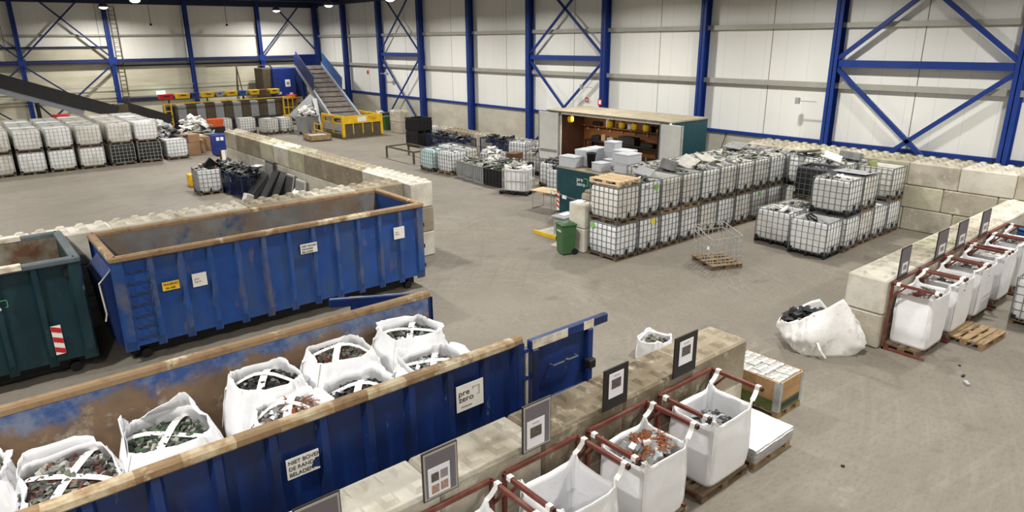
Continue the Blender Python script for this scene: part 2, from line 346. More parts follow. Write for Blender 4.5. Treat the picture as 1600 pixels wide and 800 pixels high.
# ---------------------------------------------------------------- the hall
XW, YB, XL, YF, ZC = 28.0, 61.6, -16.0, -9.0, 9.9
def floor_mat():
    m = bpy.data.materials.new('concrete_floor'); m.use_nodes = True; nt = m.node_tree; b = nt.nodes['Principled BSDF']
    v, _ = _coord(nt, False)
    c = _mix(nt, _ramp(nt, _noise(nt, v, .22, 5, .6), .32, .68), lin((114, 108, 98)), lin((136, 129, 117)))
    f = _ramp(nt, _noise(nt, v, 2.4, 8, .7), .42, .62); c = _mix(nt, f, c, lin((124, 117, 106)))
    f = _ramp(nt, _noise(nt, _map(nt, v, (1, 2.2, 1)), 7., 8, .75), .5, .68); c = _mix(nt, f, c, lin((108, 101, 91)))
    # dusty white spots and dark stains with shapes of their own
    f = _ramp(nt, _noise(nt, v, .9, 8, .72), .62, .74); c = _mix(nt, f, c, lin((146, 139, 128)))
    f = _ramp(nt, _noise(nt, _map(nt, v, (1, 1.4, 1)), .55, 6, .65), .6, .72); c = _mix(nt, f, c, lin((102, 95, 85)))
    # tyre tracks: arcs swept round two turning points
    def tracks(cx, cy, col, amt, lo, hi):
        nonlocal c
        mp = nt.nodes.new('ShaderNodeMapping'); mp.inputs['Location'].default_value = (-cx, -cy, 0); nt.links.new(v, mp.inputs['Vector'])
        ln = nt.nodes.new('ShaderNodeVectorMath'); ln.operation = 'LENGTH'; nt.links.new(mp.outputs[0], ln.inputs[0])
        s2 = nt.nodes.new('ShaderNodeSeparateXYZ'); nt.links.new(mp.outputs[0], s2.inputs[0])
        at = nt.nodes.new('ShaderNodeMath'); at.operation = 'ARCTAN2'; nt.links.new(s2.outputs[1], at.inputs[0]); nt.links.new(s2.outputs[0], at.inputs[1])
        cb = nt.nodes.new('ShaderNodeCombineXYZ'); nt.links.new(ln.outputs['Value'], cb.inputs[0]); nt.links.new(at.outputs[0], cb.inputs[1])
        f1 = _ramp(nt, _noise(nt, _map(nt, cb.outputs[0], (5.5, 3.2, 1)), 1.0, 6, .7), lo, hi)
        f2 = _ramp(nt, _noise(nt, v, .28, 3), .4, .6)
        k = nt.nodes.new('ShaderNodeMath'); k.operation = 'MULTIPLY'; nt.links.new(f1, k.inputs[0]); nt.links.new(f2, k.inputs[1])
        k2 = nt.nodes.new('ShaderNodeMath'); k2.operation = 'MULTIPLY'; nt.links.new(k.outputs[0], k2.inputs[0]); k2.inputs[1].default_value = amt
        c = _mix(nt, k2.outputs[0], c, lin(col))
    tracks(8.5, 12.5, (150, 143, 131), .4, .5, .68)
    tracks(15, 24, (150, 143, 131), .32, .52, .7)
    tracks(21, 5, (104, 97, 87), .45, .52, .68)
    tracks(3, 26, (108, 101, 91), .4, .52, .68)
    nt.links.new(c, b.inputs['Base Color'])
    rr = _ramp(nt, _noise(nt, v, .5, 5), .3, .7, (.5, .5, .5, 1), (.8, .8, .8, 1)); nt.links.new(rr, b.inputs['Roughness'])
    b.inputs['Specular IOR Level'].default_value = .3
    bn = nt.nodes.new('ShaderNodeBump'); bn.inputs['Strength'].default_value = .15; bn.inputs['Distance'].default_value = .01
    nt.links.new(_noise(nt, v, 12, 6), bn.inputs['Height']); nt.links.new(bn.outputs[0], b.inputs['Normal'])
    return m
def panel_mat(name, axis, col):
    """sandwich panels: a fine upright seam every metre"""
    m = bpy.data.materials.new(name); m.use_nodes = True; nt = m.node_tree; b = nt.nodes['Principled BSDF']
    v, _ = _coord(nt, False); sp = nt.nodes.new('ShaderNodeSeparateXYZ'); nt.links.new(v, sp.inputs[0])
    def line(period, off, wd):
        a = nt.nodes.new('ShaderNodeMath'); a.operation = 'ADD'; nt.links.new(sp.outputs[axis], a.inputs[0]); a.inputs[1].default_value = off + 600
        p = nt.nodes.new('ShaderNodeMath'); p.operation = 'MODULO'; nt.links.new(a.outputs[0], p.inputs[0]); p.inputs[1].default_value = period
        l = nt.nodes.new('ShaderNodeMath'); l.operation = 'LESS_THAN'; nt.links.new(p.outputs[0], l.inputs[0]); l.inputs[1].default_value = wd; return l.outputs[0]
    c = _mix(nt, _ramp(nt, _noise(nt, v, .35, 4), .3, .7), lin(col), lin(tuple(min(255, q + 5) for q in col)))
    c = _mix(nt, line(1.0, .3, .022), c, lin(tuple(q - 14 for q in col)))
    c = _mix(nt, line(6.0, 1.6, .035), c, lin((120, 116, 106)))
    nt.links.new(c, b.inputs['Base Color']); b.inputs['Roughness'].default_value = .5; b.inputs['Specular IOR Level'].default_value = .3
    return m
K['floor'] = floor_mat()
K['panel_r'] = panel_mat('panel_r', 1, (226, 225, 219)); K['panel_b'] = panel_mat('panel_b', 0, (240, 238, 228))
K['plinth'] = mat('plinth', (186, 181, 166), .85, var=.1, scale=.8, dirt=(164, 158, 142), dirt_amt=.42, dirt_freq=.8, dirt_scale=(1, .5, 1.2), rand=False, spec=.2)
K['plinth_b'] = mat('plinth_b', (208, 202, 180), .85, var=.08, scale=.8, dirt=(190, 183, 160), dirt_amt=.42, dirt_freq=.8, dirt_scale=(.3, 1, 2), rand=False, spec=.2)
K['ceiling'] = mat('ceiling', (120, 122, 128), .8, rand=False)
K['off_wall'] = mat('off_wall', (200, 196, 184), .7, rand=False)
struct(MB().bx(XL - .4, XW + .4, YF - .4, YB + .4, -.3, 0).build('floor', 'floor'))
struct(MB().bx(XL - .4, XW + .4, YF - .4, YB + .4, ZC, ZC + .2).build('ceiling', 'ceiling'))
o = struct(MB().bx(XW, XW + .2, YF, YB, 2.44, ZC).build('wall_right', 'panel_r'))
o = struct(MB().bx(XW - .06, XW + .2, YF, YB, 0, 2.44).build('wall_right', 'plinth')); o.name = 'wall_right'
mb = MB().bx(XL, 10.9, YB, YB + .2, 6.3, ZC).bx(10.9, XW, YB, YB + .2, 4.95, ZC); struct(mb.build('wall_back', 'panel_b'))
mb = MB().bx(XL, 10.9, YB - .06, YB + .2, 0, 6.3).bx(10.9, XW, YB - .06, YB + .2, 0, 4.95); struct(mb.build('wall_back', 'plinth_b'))
struct(MB().bx(XL - .2, XL, YF, YB, 0, ZC).build('wall_left', 'off_wall'))
struct(MB().bx(XL, XW, YF - .2, YF, 0, ZC).build('wall_front', 'off_wall'))
TN = [0]
def trim(mb, m):
    TN[0] += 1; return struct(mb.build('trim_%d' % TN[0], m))
def ibeam(p, axis, z0, z1, depth=.42, wd=.3, t=.022):
    """upright I-beam; axis = wall normal"""
    mb = MB(); x, y = p
    if axis == 'x':
        mb.bx(x - depth, x - depth + t, y - wd / 2, y + wd / 2, z0, z1).bx(x - t, x, y - wd / 2, y + wd / 2, z0, z1).bx(x - depth, x, y - .015, y + .015, z0, z1)
        mb.bx(x - depth - .05, x + .05 if x + .05 < XW else x, y - wd / 2 - .05, y + wd / 2 + .05, z0, z0 + .03)
    else:
        mb.bx(x - wd / 2, x + wd / 2, y - depth, y - depth + t, z0, z1).bx(x - wd / 2, x + wd / 2, y - t, y, z0, z1).bx(x - .015, x + .015, y - depth, y, z0, z1)
    return mb
CY = [61.3, 55.69, 49.69, 43.76, 37.77, 31.8, 25.73, 19.59, 13.38, 7.18, 1.15]
CX = [-6.3, -.6, 5.17, 10.93, 16.66, 22.42]
for y in CY: trim(ibeam((27.84, y), 'x', 0, ZC), 'blue_beam')
for x in CX: trim(ibeam((x, 61.4), 'y', 0, ZC, .4, .28), 'blue_beam')
# grey girts and the blue rail along the right-hand wall
trim(MB().bx(27.8, 28, YF, YB, 6.93, 7.07).bx(27.8, 27.83, YF, YB, 7.07, 7.12), 'grey_girt')
trim(MB().bx(27.78, 28, YF, YB, 4.62, 4.78).bx(27.78, 27.81, YF, YB, 4.78, 4.84), 'grey_girt')
trim(MB().bx(27.85, 28, YF, YB, 2.38, 2.52), 'blue_beam')
# back wall: blue beam, girts, eaves beam
trim(MB().bx(XL, 27.7, 61.02, 61.06, 5.17, 5.41).bx(XL, 27.7, 61.02, 61.3, 5.39, 5.42).bx(XL, 27.7, 61.02, 61.3, 5.16, 5.19), 'shaded_blue_beam')
trim(MB().bx(XL, 28, 61.4, 61.6, 7.1, 7.22), 'grey_girt')
trim(MB().bx(XL, 10.9, 61.4, 61.6, 6.26, 6.38), 'dark_beam'); trim(MB().bx(10.9, 28, 61.4, 61.6, 4.86, 4.97), 'dark_beam')
trim(MB().bx(XL, 28, 61.15, 61.5, 9.42, 9.9), 'dark_beam')
trim(MB().bx(27.3, 27.7, YF, YB, 9.5, 9.9), 'dark_beam')
trim(MB().bx(11.1, 16.6, 61.3, 61.5, 2.2, 2.45), 'dark_beam')
for y in (55.69, 43.76, 31.8, 19.59, 7.18): trim(MB().bx(XL, 27.4, y - .12, y + .12, 9.62, 9.9), 'dark_beam')
# bracing bays
def brace_x(y0, y1, w_):
    mb = MB(); zs = 5.59
    mb.bar((27.62, y0, zs), (27.62, y1, zs), .16, .26)
    trim(mb, 'blue_beam')
    a, b = min(y0, y1) + .12, max(y0, y1) - .12
    for p, q in (((a, 5.4), (b, .3)), ((b, 5.4), (a, .3)), ((a, 5.78), (b, 10.6)), ((b, 5.78), (a, 10.6))):
        t = 1. if q[1] < 9.8 else (9.85 - p[1]) / (q[1] - p[1])
        trim(MB().bar((27.58, p[0], p[1]), (27.58, p[0] + (q[0] - p[0]) * t, p[1] + (q[1] - p[1]) * t), w_, w_), 'blue_beam')
brace_x(49.69, 43.76, .09); brace_x(31.8, 25.73, .11); brace_x(13.38, 7.18, .15)
def brace_y(x0, x1, w_):
    for p, q in (((x0, 5.1), (x1, .3)), ((x1, 5.1), (x0, .3)), ((x0, 5.5), (x1, 11.2)), ((x1, 5.5), (x0, 11.2))):
        t = 1. if q[1] < 9.8 else (9.6 - p[1]) / (q[1] - p[1])
        trim(MB().bar((p[0], 61.0, p[1]), (p[0] + (q[0] - p[0]) * t, 61.0, p[1] + (q[1] - p[1]) * t), w_, w_), 'shaded_blue_beam')
    trim(MB().box((x0, 60.98, 5.29), (.5, .03, .5)), 'blue_beam')
brace_y(5.17, 10.93, .11); brace_y(-.6, 5.17, .1); brace_y(22.42, 27.6, .09)
trim(MB().box((10.93, 60.98, 5.29), (.55, .03, .55)), 'blue_beam')
# cable trays on the back wall
trim(MB().bar((2, 61.3, 2.85), (25, 61.3, 2.85), .06, .04).bar((2, 61.3, 2.65), (25, 61.3, 2.65), .06, .04).bar((2, 61.3, 3.35), (22, 61.3, 3.35), .05, .05), 'machine_pale')
# lamps
def lamp(x, y, label):
    t = thing('high_bay_lamp', label, 'lamp', (x, y, 9.0), 0, 'high-bay lamps under the hall roof')
    MB().lathe((0, 0, 0), [(.0, .42), (.09, .42), (.1, .3), (.2, .26), (.33, .06), (.36, 0), (.34, -.01), (.3, .03)], 24).build('lamp_shade', 'lamp_shell', t, True)
    MB().lathe((0, 0, 0), [(.0, -.13), (.14, -.11), (.25, -.05), (.3, .015), (0, .02)], 24).build('lens', 'lamp_glow', t, True)
    MB().cyl((0, 0, .42), (0, 0, .87), .012, 6).build('suspension_rod', 'black_steel', t)
    l = bpy.data.lights.new('lamp_light', 'AREA'); l.shape = 'DISK'; l.size = .6; l.energy = LAMP_W; l.color = LAMP_COL; l.spread = R(165)
    lo = bpy.data.objects.new('lamp_light', l); COL.objects.link(lo); lo.parent = t; lo.location = (0, 0, -.15)
xs = [(-2.1, 'over the left-hand aisle'), (10.3, 'over the middle of the hall'), (22.7, 'over the right-hand side')]
for x, sx in xs:
    for i, y in enumerate((-3.0, 5.0, 13.5, 22.0, 30.5, 39.2, 47.8, 57.5)):
        lamp(x, y, 'round high-bay lamp %s, %s from the back wall' % (sx, ORD[7 - i]))
# ---------------------------------------------------------------- stacked concrete blocks
def block_maker(L, W, H, studs, m):
    def mk():
        mb = MB().cbox((0, 0, H / 2), (L - .012, W - .012, H - .006), .035)
        if studs:
            nx, ny = studs[:2]; sh = studs[2] if len(studs) > 2 else .08
            for i in range(nx):
                for j in range(ny):
                    mb.box((-L / 2 + L * (i + .5) / nx, -W / 2 + W * (j + .5) / ny, H - .01 + sh / 2), (L / nx * .6, L / nx * .6, sh), None, .5)
        o = mb.build('concrete_block', m); tag(o, 'x', 'block'); return o
    return mk
def block(L, W, H, studs, m, loc, rz, label, group):
    o = place(('block', L, W, H, studs, m), block_maker(L, W, H, studs, m), loc, rz, label, group)
    return o
PICK = ['block', 'block', 'block_pale', 'block', 'block_dark', 'block_mossy']
rb = random.Random(3)
ROWS = {0: 'bottom', 1: 'middle', 2: 'top'}
# near wall with the framed notices, 2 rows
for r in range(2):
    for k in range(7):
        x = 10.05 - 1.6 * (k + .5) + (0.0 if r else .0)
        m = ['block_dark', 'block_soil', 'block_soil', 'block', 'block_pale', 'block_pale', 'block_pale'][k] if r else rb.choice(PICK)
        block(1.6, .8, .8, (4, 2, .055) if r else None, m, (x, 6.17, .8 * r), 0, '%s-row concrete block of the framed-notice wall in the foreground, %s from its right end' % (('bottom', 'top')[r], ORD[k]), 'blocks of the low wall with framed notices')
# right-hand wall with notices, 2 rows
for r in range(2):
    for k in range(7):
        block(1.55, .86, .8, (4, 2, .055) if r else None, ['block_pale', 'block', 'block_mossy', 'block', 'block', 'block_pale', 'block_pale'][k] if r else 'block', (14.9 + 1.55 * (k + .5), 5.9, .8 * r), 0,
              '%s-row concrete block of the low wall behind the right-hand sacks, %s from its left end' % (('bottom', 'top')[r], ORD[k]), 'blocks of the right-hand low wall')
# three rows against the right-hand hall wall
for r in range(3):
    for k in range(8):
        y = 3.0 + 1.6 * (k + .5) + (.4 if r == 1 else 0) + (.35 if r < 2 else 0) * 0
        m = ['block_pale', 'block', 'block_mossy', 'block', 'block_mossy', 'block', 'block_mossy', 'block'][(k + r * 3) % 8]
        block(1.6, 1.6, .8, (4, 4) if r == 2 else None, m, (26.55, y, .8 * r), R(90), 'large %s-row concrete block against the right-hand hall wall, %s from the right' % (ROWS[r], ORD[k]), 'blocks against the right-hand hall wall')
# single row further along that wall
for k in range(10):
    block(1.6, .8, .8, (4, 2), rb.choice(['block', 'block_dark', 'block']), (26.85, 28.0 + 1.6 * (k + .5), 0), R(90), 'concrete block in the single low row under the hall wall, %s from the workshop' % ORD[k], 'single low row of blocks under the right-hand wall')
for r in range(2):
    block(1.6, .8, .8, (4, 2) if r else None, 'block', (26.4, 45.2, .8 * r), R(90), '%s concrete block of the small pile by the far bracing' % ('lower', 'upper')[r], 'small pile of two blocks')
# long wall running to the back, 3 rows
for r in range(3):
    for k in range(11):
        m = ['block_pale', 'block_pale', 'block_dark', 'block_dark', 'block_dark', 'block_mossy', 'block_pale', 'block_mossy', 'block_dark', 'block_dark', 'block'][k] if r == 2 else rb.choice(['block_pale', 'block', 'block_pale'])
        if r == 1 and k == 0: m = 'block_dark'
        block(1.6, .8, .8, (4, 2) if r == 2 else None, m, (11.05, 17.8 + 1.6 * (k + .5), .8 * r), R(90), '%s-row concrete block of the long middle wall, %s from its near corner' % (ROWS[r], ORD[k]), 'blocks of the long middle wall')
# wall behind the two closed skips, 3 rows
for r in range(3):
    for k in range(8):
        m = ['block_dark', 'block', 'block_dark', 'block', 'block', 'block_pale', 'block_pale', 'block'][k] if r == 2 else rb.choice(['block', 'block_dark', 'block_pale'])
        block(1.6, .8, .8, (4, 2) if r == 2 else None, m, (10.645 - 1.6 * (k + .5), 18.62, .8 * r), 0, '%s-row concrete block of the wall behind the skips, %s from the corner' % (ROWS[r], ORD[k]), 'blocks of the wall behind the skips')
# wall end beside the wheelie bin
for r in range(2):
    block(1.6, .72, .8, None, 'block_pale', (15.86, 15.06, .8 * r), 0, '%s concrete block standing behind the green wheelie bin' % ('lower', 'upper')[r], 'two blocks behind the wheelie bin')
# ---------------------------------------------------------------- roll-off skips
def skip(label, x0, y0, L, W, H, paint, ribm, inside, rail, nrib, ends, zb=.24, rail_r=.055):
    t = thing('roll_off_skip', label, 'skip', (x0, y0, 0))
    T = .05
    near = MB().bx(0, L, .09, .09 + T, zb, H - .04).build('side_panel', paint, t)
    far = MB().bx(0, L, W - .09 - T, W - .09, zb, H - .04).build('side_panel', paint, t)
    MB().bx(.06, L - .06, .145, .15, zb + .05, H - .06).build('panel_lining', inside, near)
    MB().bx(.06, L - .06, W - .15, W - .145, zb + .05, H - .06).build('panel_lining', inside, far)
    MB().bx(0, L, .1, W - .1, zb, zb + .08).build('skip_floor', inside, t)
    for s, pan in ((0, near), (1, far)):
        for i in range(nrib):
            x = .06 + (L - .12) * i / (nrib - 1); yo = 0 if s == 0 else W
            sg = 1 if s == 0 else -1; wd = .055 if 0 < i < nrib - 1 else .1
            mb = MB()
            # folded channel, outer face narrower than its foot, tapering in at the bottom
            a = [(x - wd - .03, .09), (x - wd + .01, .015), (x + wd - .01, .015), (x + wd + .03, .09)]
            vs = [(p, yo + sg * q, z) for z in (zb + .16, H - .08) for p, q in a] + [(p, yo + sg * (q if q > .05 else .08), zb - .08) for p, q in a]
            if s == 1: pass
            mb.add(vs, [(0, 1, 5, 4), (1, 2, 6, 5), (2, 3, 7, 6), (8, 9, 1, 0), (9, 10, 2, 1), (10, 11, 3, 2), (4, 5, 6, 7), (8, 11, 10, 9)])
            mb.build('rib', ribm, pan)
    for yy in (.07, W - .07):
        MB().cbox((L / 2, yy, H - .02), (L + .02, .15, .13), .03).build('top_rail', rail, t)
    for yy in (.5, W - .5):
        MB().bx(.1, L - .1, yy - .06, yy + .06, .0 + .09, zb).build('skid', 'black_steel', t)
    for yy in (.42, W - .42):
        for xx in (.35, L - .35):
            MB().cyl((xx, yy - .1, .11), (xx, yy + .1, .11), .11, 14).build('roller', 'black_steel', t)
    for e in ends:
        xx = 0 if e == 'l' else L
        sg = 1 if e == 'l' else -1
        en = MB().bx(xx, xx + sg * T, .12, W - .12, zb, H - .05).build('end_panel', paint, t)
        MB().bx(xx + sg * (T + .001), xx + sg * (T + .006), .15, W - .15, zb + .05, H - .07).build('panel_lining', paint, en)
        MB().cbox((xx, W / 2, H - .02), (.16, W, .13), .03).build('top_rail', rail, t)
    return t
def sticker(parent, name, m, x, y, z, w_, h, roll=0):
    """flat sign on a face looking towards -Y; x, z = its centre"""
    return MB().box((x, y, z), (w_, .008, h), (0, roll, 0)).build(name, m, parent)
RX = (R(90), 0, 0)
def logo(parent, x, y, z, s, ink, green, pieces=True):
    """two short lines of rounded lettering with an open square behind"""
    text('pre', s, (x, y, z), RX, ink, parent, sx=1.15)
    text('zero', s, (x, y, z - s * .78), RX, ink, parent, sx=1.15)
    a, b, c, d = x + s * 2.0, x + s * 2.95, z - s * .42, z + s * .72; th = s * .07
    mb = MB().bx(a, b, y - .002, y + .002, d - th, d).bx(b - th, b, y - .002, y + .002, c, d).bx(a + s * .62, b, y - .002, y + .002, c, c + th).bx(a, a + th, y - .002, y + .002, d - s * .35, d)
    mb.build('logo_frame', green, parent)
# --- closed blue skip
B = skip('long blue roll-off skip with ribbed sides standing empty by the block wall', 2.1, 15.3, 7.35, 2.55, 2.4, 'skip_blue', 'skip_rib', 'skip_inside_grey', 'skip_rail', 13, 'lr', zb=.4)
for i in range(7):
    z = 2.08 - i * .245
    MB().tube([(.2, .03, z), (.2, -.02, z), (.28, -.03, z - .015), (.36, -.03, z + .02), (.44, -.03, z + .02), (.5, -.03, z - .015), (.56, -.02, z), (.56, .03, z)], .013, 6).build('ladder_rung', 'black_steel', B)
s = sticker(B, 'transport_sign', 'sign_yellow', .98, .0, 1.62, .34, .19)
text('TRANSPORT', .066, (.83, -.006, 1.64), RX, 'ink', s, sx=.82); text('40-1600', .066, (.87, -.006, 1.555), RX, 'ink', s, sx=.9)
s = sticker(B, 'logo_sign', 'sign_white', 1.57, .0, 1.62, .3, .3)
text('pre', .075, (1.46, -.006, 1.63), RX, 'ink_faded', s); text('zero', .075, (1.46, -.006, 1.565), RX, 'ink_faded', s)
s = sticker(B, 'loading_notice', 'sign_white', 4.12, .0, 1.83, .42, .24)
for i, tx in enumerate(('NIET BOVEN', 'DE RAND', 'BELADEN')): text(tx, .066, (3.94, -.006, 1.872 - i * .072), RX, 'ink', s)
s = sticker(B, 'logo_sign', 'sign_white', 6.62, .0, 1.75, .32, .32)
text('pre', .07, (6.5, -.006, 1.76), RX, 'ink_faded', s); text('zero', .07, (6.5, -.006, 1.7), RX, 'ink_faded', s)
# left end: lifting frame and slanting guard plate
MB().prism([(-.02, .3), (-.16, .5), (-.27, 1.85), (-.02, 2.12)], .3, 1.9, 'y').build('hook_plate', 'skip_navy', B)
MB().tube([(-.02, .4, 2.1), (-.29, .28, 1.88), (-.26, .28, 1.2), (-.3, .28, 1.05)], .018, 6).build('lock_bar', 'worn_white', B)
MB().bx(7.37, 7.42, .3, 2.2, .3, 2.2).build('rear_door', 'skip_blue', B)
for z in (1.75, 1.15, .6): MB().bx(7.4, 7.47, .1, .2, z, z + .1).build('hinge', 'black_steel', B)
# --- dark green skip, running out of the picture on the left
Gs = skip('dark green roll-off skip with white edged rim at the left of the blue skip', -5.3, 15.55, 6.8, 2.6, 2.5, 'green_skip', 'green_skip', 'green_inside', 'grey_rail', 11, 'lr', zb=.4)
MB().bx(5.3, 5.9, -.02, .16, 2.46, 2.56).build('white_rim_patch', 'worn_white', Gs)
MB().bx(3.2, 6.1, 2.45, 2.62, 2.46, 2.56).build('white_rim_patch', 'worn_white', Gs)
mb = MB().box((6.22, .0, .9), (.17, .008, .62)); st = mb.build('warning_stripe', 'white_paint', Gs)
for i in range(3):
    z = 1.14 - i * .22
    MB().prism([(6.137, z), (6.303, z - .075), (6.303, z + .03), (6.137, z + .105)] if i == -1 else [(6.137, z - .04), (6.303, z - .11), (6.303, z - .0), (6.137, z + .07)], -.0075, -.0055, 'y').build('red_stripe', 'red', st)
logo(Gs, 5.18, .005, 1.84, .13, 'logo_white', 'logo_green')
MB().bx(6.55, 6.75, .05, .2, 2.15, 2.33).build('lock_block', 'black_steel', Gs)
MB().bx(6.78, 6.84, .1, 2.5, .3, 2.3).build('rear_door', 'green_skip', Gs)
# --- open blue skip in the foreground, both doors swung open
S = skip('open blue roll-off skip loaded with white bulk bags in the foreground', -.95, 6.93, 6.85, 2.62, 2.42, 'skip_navy', 'skip_navy', 'worn_lining', 'skip_rail', 12, 'l')
s = sticker(S, 'logo_sign', 'sign_white', 5.875, .012, 1.86, .46, .4, 0)
s = S.children[-1]
logo(s, 5.675, .006, 1.9, .122, 'ink', 'ink_faded')
MB().bx(5.72, 5.9, .004, .007, 1.715, 1.735).build('printed_line', 'ink_faded', s)
s = sticker(S, 'loading_notice', 'sign_white', 3.43, .012, 1.83, .4, .27)
for i, tx in enumerate(('NIET BOVEN', 'DE RAND', 'BELADEN')): text(tx, .072, (3.25, .006, 1.885 - i * .08), RX, 'ink', s)
MB().prism([(3.52, 1.75), (3.63, 1.72), (3.63, 1.86), (3.58, 1.86)], .006, .0075, 'y').build('torn_patch', 'skip_navy', s)
# rim wear: pale patches of filler along the near rail
for a, b in ((.9, 1.75), (2.15, 2.75), (3.2, 3.9), (4.3, 4.9), (5.9, 6.7)):
    MB().cbox(((a + b) / 2, .064, 2.402), (b - a, .15, .13), .03).build('worn_rail_patch', 'worn_rail', S)
MB().cbox((6.8, .05, 1.32), (.12, .12, 2.15), .02).build('corner_post', 'skip_navy', S); MB().cbox((6.8, 2.56, 1.32), (.12, .12, 2.15), .02).build('corner_post', 'skip_blue', S)
def skip_door(x, y, rz, name='rear_door'):
    """leaf of a rear door: 1.28 m wide, local x from the hinge, seen from -y"""
    d = MB().bx(.03, 1.3, .0, .05, .22, 2.3).build(name, 'skip_navy', S, loc=(x, y, 0), rot=(0, 0, rz))
    mb = MB().cbox((.83, -.01, 2.3), (1.66, .1, .15), .015); r_ = mb.build('top_beam', 'skip_navy', d)
    MB().bx(.03, .75, -.066, -.06, 2.235, 2.372).build('white_patch', 'worn_white', r_); MB().bx(1.1, 1.32, -.066, -.06, 2.235, 2.372).build('white_patch', 'worn_white', r_)
    MB().cbox((.09, -.03, 1.25), (.12, .1, 1.95), .015).build('door_post', 'skip_navy', d); MB().cbox((1.25, -.03, 1.25), (.12, .1, 1.95), .015).build('door_post', 'skip_navy', d)
    MB().prism([(-.13, 1.02), (0, 1.3), (0, .8), (-.13, .86)], .15, 1.2, 'x').build('pressed_ledge', 'skip_rib', d)
    for z in (1.86, 1.24): MB().tube([(.42, -.02, z), (.42, -.1, z), (.66, -.1, z), (.66, -.13, z + .04), (.7, -.13, z + .04), (.7, -.1, z), (.94, -.1, z), (.94, -.02, z)], .014, 6).build('locking_bar', 'grey_rail', d)
    MB().cbox((1.22, -.1, 1.65), (.16, .14, .16), .02).build('lock_block', 'black_steel', d)
    return d
skip_door(6.96, .02, 0)
skip_door(6.9, 2.7, R(151))
for z in (2.2, 1.75, 1.1, .5): MB().bx(6.84, 7.0, -.02, .06, z, z + .06).build('hinge', 'skip_navy', S)
MB().bx(6.9, 6.94, .0, .05, .25, 2.25).build('seal_strip', 'worn_white', S)
# ---------------------------------------------------------------- scrap heaps (loose material nobody could count)
PAL = {'board': ['scrap_dark', 'scrap_olive', 'scrap_grey', 'scrap_black', 'scrap_green', 'scrap_silver'],
       'green': ['scrap_green', 'scrap_dark', 'scrap_olive', 'scrap_green', 'scrap_dark', 'scrap_pale'],
       'black': ['scrap_black', 'scrap_dark', 'scrap_black', 'scrap_grey', 'scrap_dark', 'scrap_black'],
       'copper': ['scrap_silver', 'scrap_copper', 'scrap_silver', 'scrap_grey', 'scrap_brown', 'scrap_grey', 'scrap_silver', 'scrap_white'],
       'silver': ['scrap_silver', 'scrap_grey', 'scrap_dark', 'scrap_silver', 'scrap_black'],
       'grey': ['scrap_olive', 'scrap_grey', 'scrap_dark', 'scrap_pale', 'scrap_olive'],
       'red': ['scrap_brown', 'scrap_olive', 'scrap_dark', 'scrap_red', 'scrap_dark', 'scrap_dark', 'scrap_grey', 'scrap_olive', 'scrap_pale'],
       'pale': ['scrap_pale', 'scrap_grey', 'scrap_pale', 'scrap_olive', 'scrap_grey', 'scrap_pale'],
       'white': ['scrap_white', 'scrap_white', 'scrap_pale'],
       'mixed': ['scrap_dark', 'scrap_pale', 'scrap_black', 'scrap_brown', 'scrap_black', 'scrap_grey', 'scrap_silver']}
def heap_mesh(rx, ry, h, pal, n, size, seed, flat=.25, depth=.12, wires=0, square=.5, long=1.6):
    r = random.Random(seed); mb = MB(); ms = PAL[pal]
    N = 12; vs = [(0, 0, h)]; fs = []
    for i in range(1, 4):
        for j in range(N):
            t = 2 * math.pi * j / N; q = i / 3; c, s_ = math.cos(t), math.sin(t)
            k = (abs(c) ** (2 / square) + abs(s_) ** (2 / square)) ** (-square / 2) if square < 1 else 1
            vs.append((rx * q * c * k, ry * q * s_ * k, h * (1 - q * q) + r.uniform(-.02, .02) - (depth if i == 3 else 0)))
    for j in range(N): fs.append((0, 1 + j, 1 + (j + 1) % N))
    for i in range(2):
        for j in range(N): fs.append((1 + i * N + j, 1 + (i + 1) * N + j, 1 + (i + 1) * N + (j + 1) % N, 1 + i * N + (j + 1) % N))
    mb.m = len(ms); mb.add(vs, fs)
    for i in range(n):
        t = r.uniform(0, 2 * math.pi); q = math.sqrt(r.random()) * .93; c, s_ = math.cos(t), math.sin(t)
        k = (abs(c) ** (2 / square) + abs(s_) ** (2 / square)) ** (-square / 2) if square < 1 else 1
        x, y = rx * q * c * k, ry * q * s_ * k; z = h * (1 - q * q) + r.uniform(-.02, size * .5)
        a = size * r.uniform(.4, 1.0) * long; b = size * r.uniform(.35, .9); d = size * r.uniform(.08, flat * 2)
        mb.m = r.randrange(len(ms)); mb.box((x, y, z), (a, b, d), (r.uniform(-.6, .6), r.uniform(-.6, .6), r.uniform(0, 6.3)), r.uniform(.45, 1.))
    for i in range(wires):
        t = r.uniform(0, 6.28); q = math.sqrt(r.random()) * .8; x, y = rx * q * math.cos(t), ry * q * math.sin(t); z = h * (1 - q * q) + .03
        if pal == 'copper': x = x * .5 + rx * .35; y *= .8; z = h * (1 - (x / rx) ** 2 - (y / ry) ** 2) + .06
        p = [(x, y, z)]
        for k in range(4):
            x += r.uniform(-.1, .1); y += r.uniform(-.1, .1); p.append((x, y, z + r.uniform(0, .09)))
        mb.m = ms.index('scrap_copper') if pal == 'copper' else r.randrange(len(ms)); mb.tube(p, .009, 4)
    return mb.mesh('scrap', ms + ['scrap_dark'])
HM = {}
def heap(key, label, cat, loc, rz=0, name='scrap_heap', **kw):
    if key not in HM: HM[key] = heap_mesh(**kw)
    o = bpy.data.objects.new(name, HM[key]); COL.objects.link(o); o.location = loc; o.rotation_euler = (0, 0, rz)
    return tag(o, label, cat, None, 'stuff')
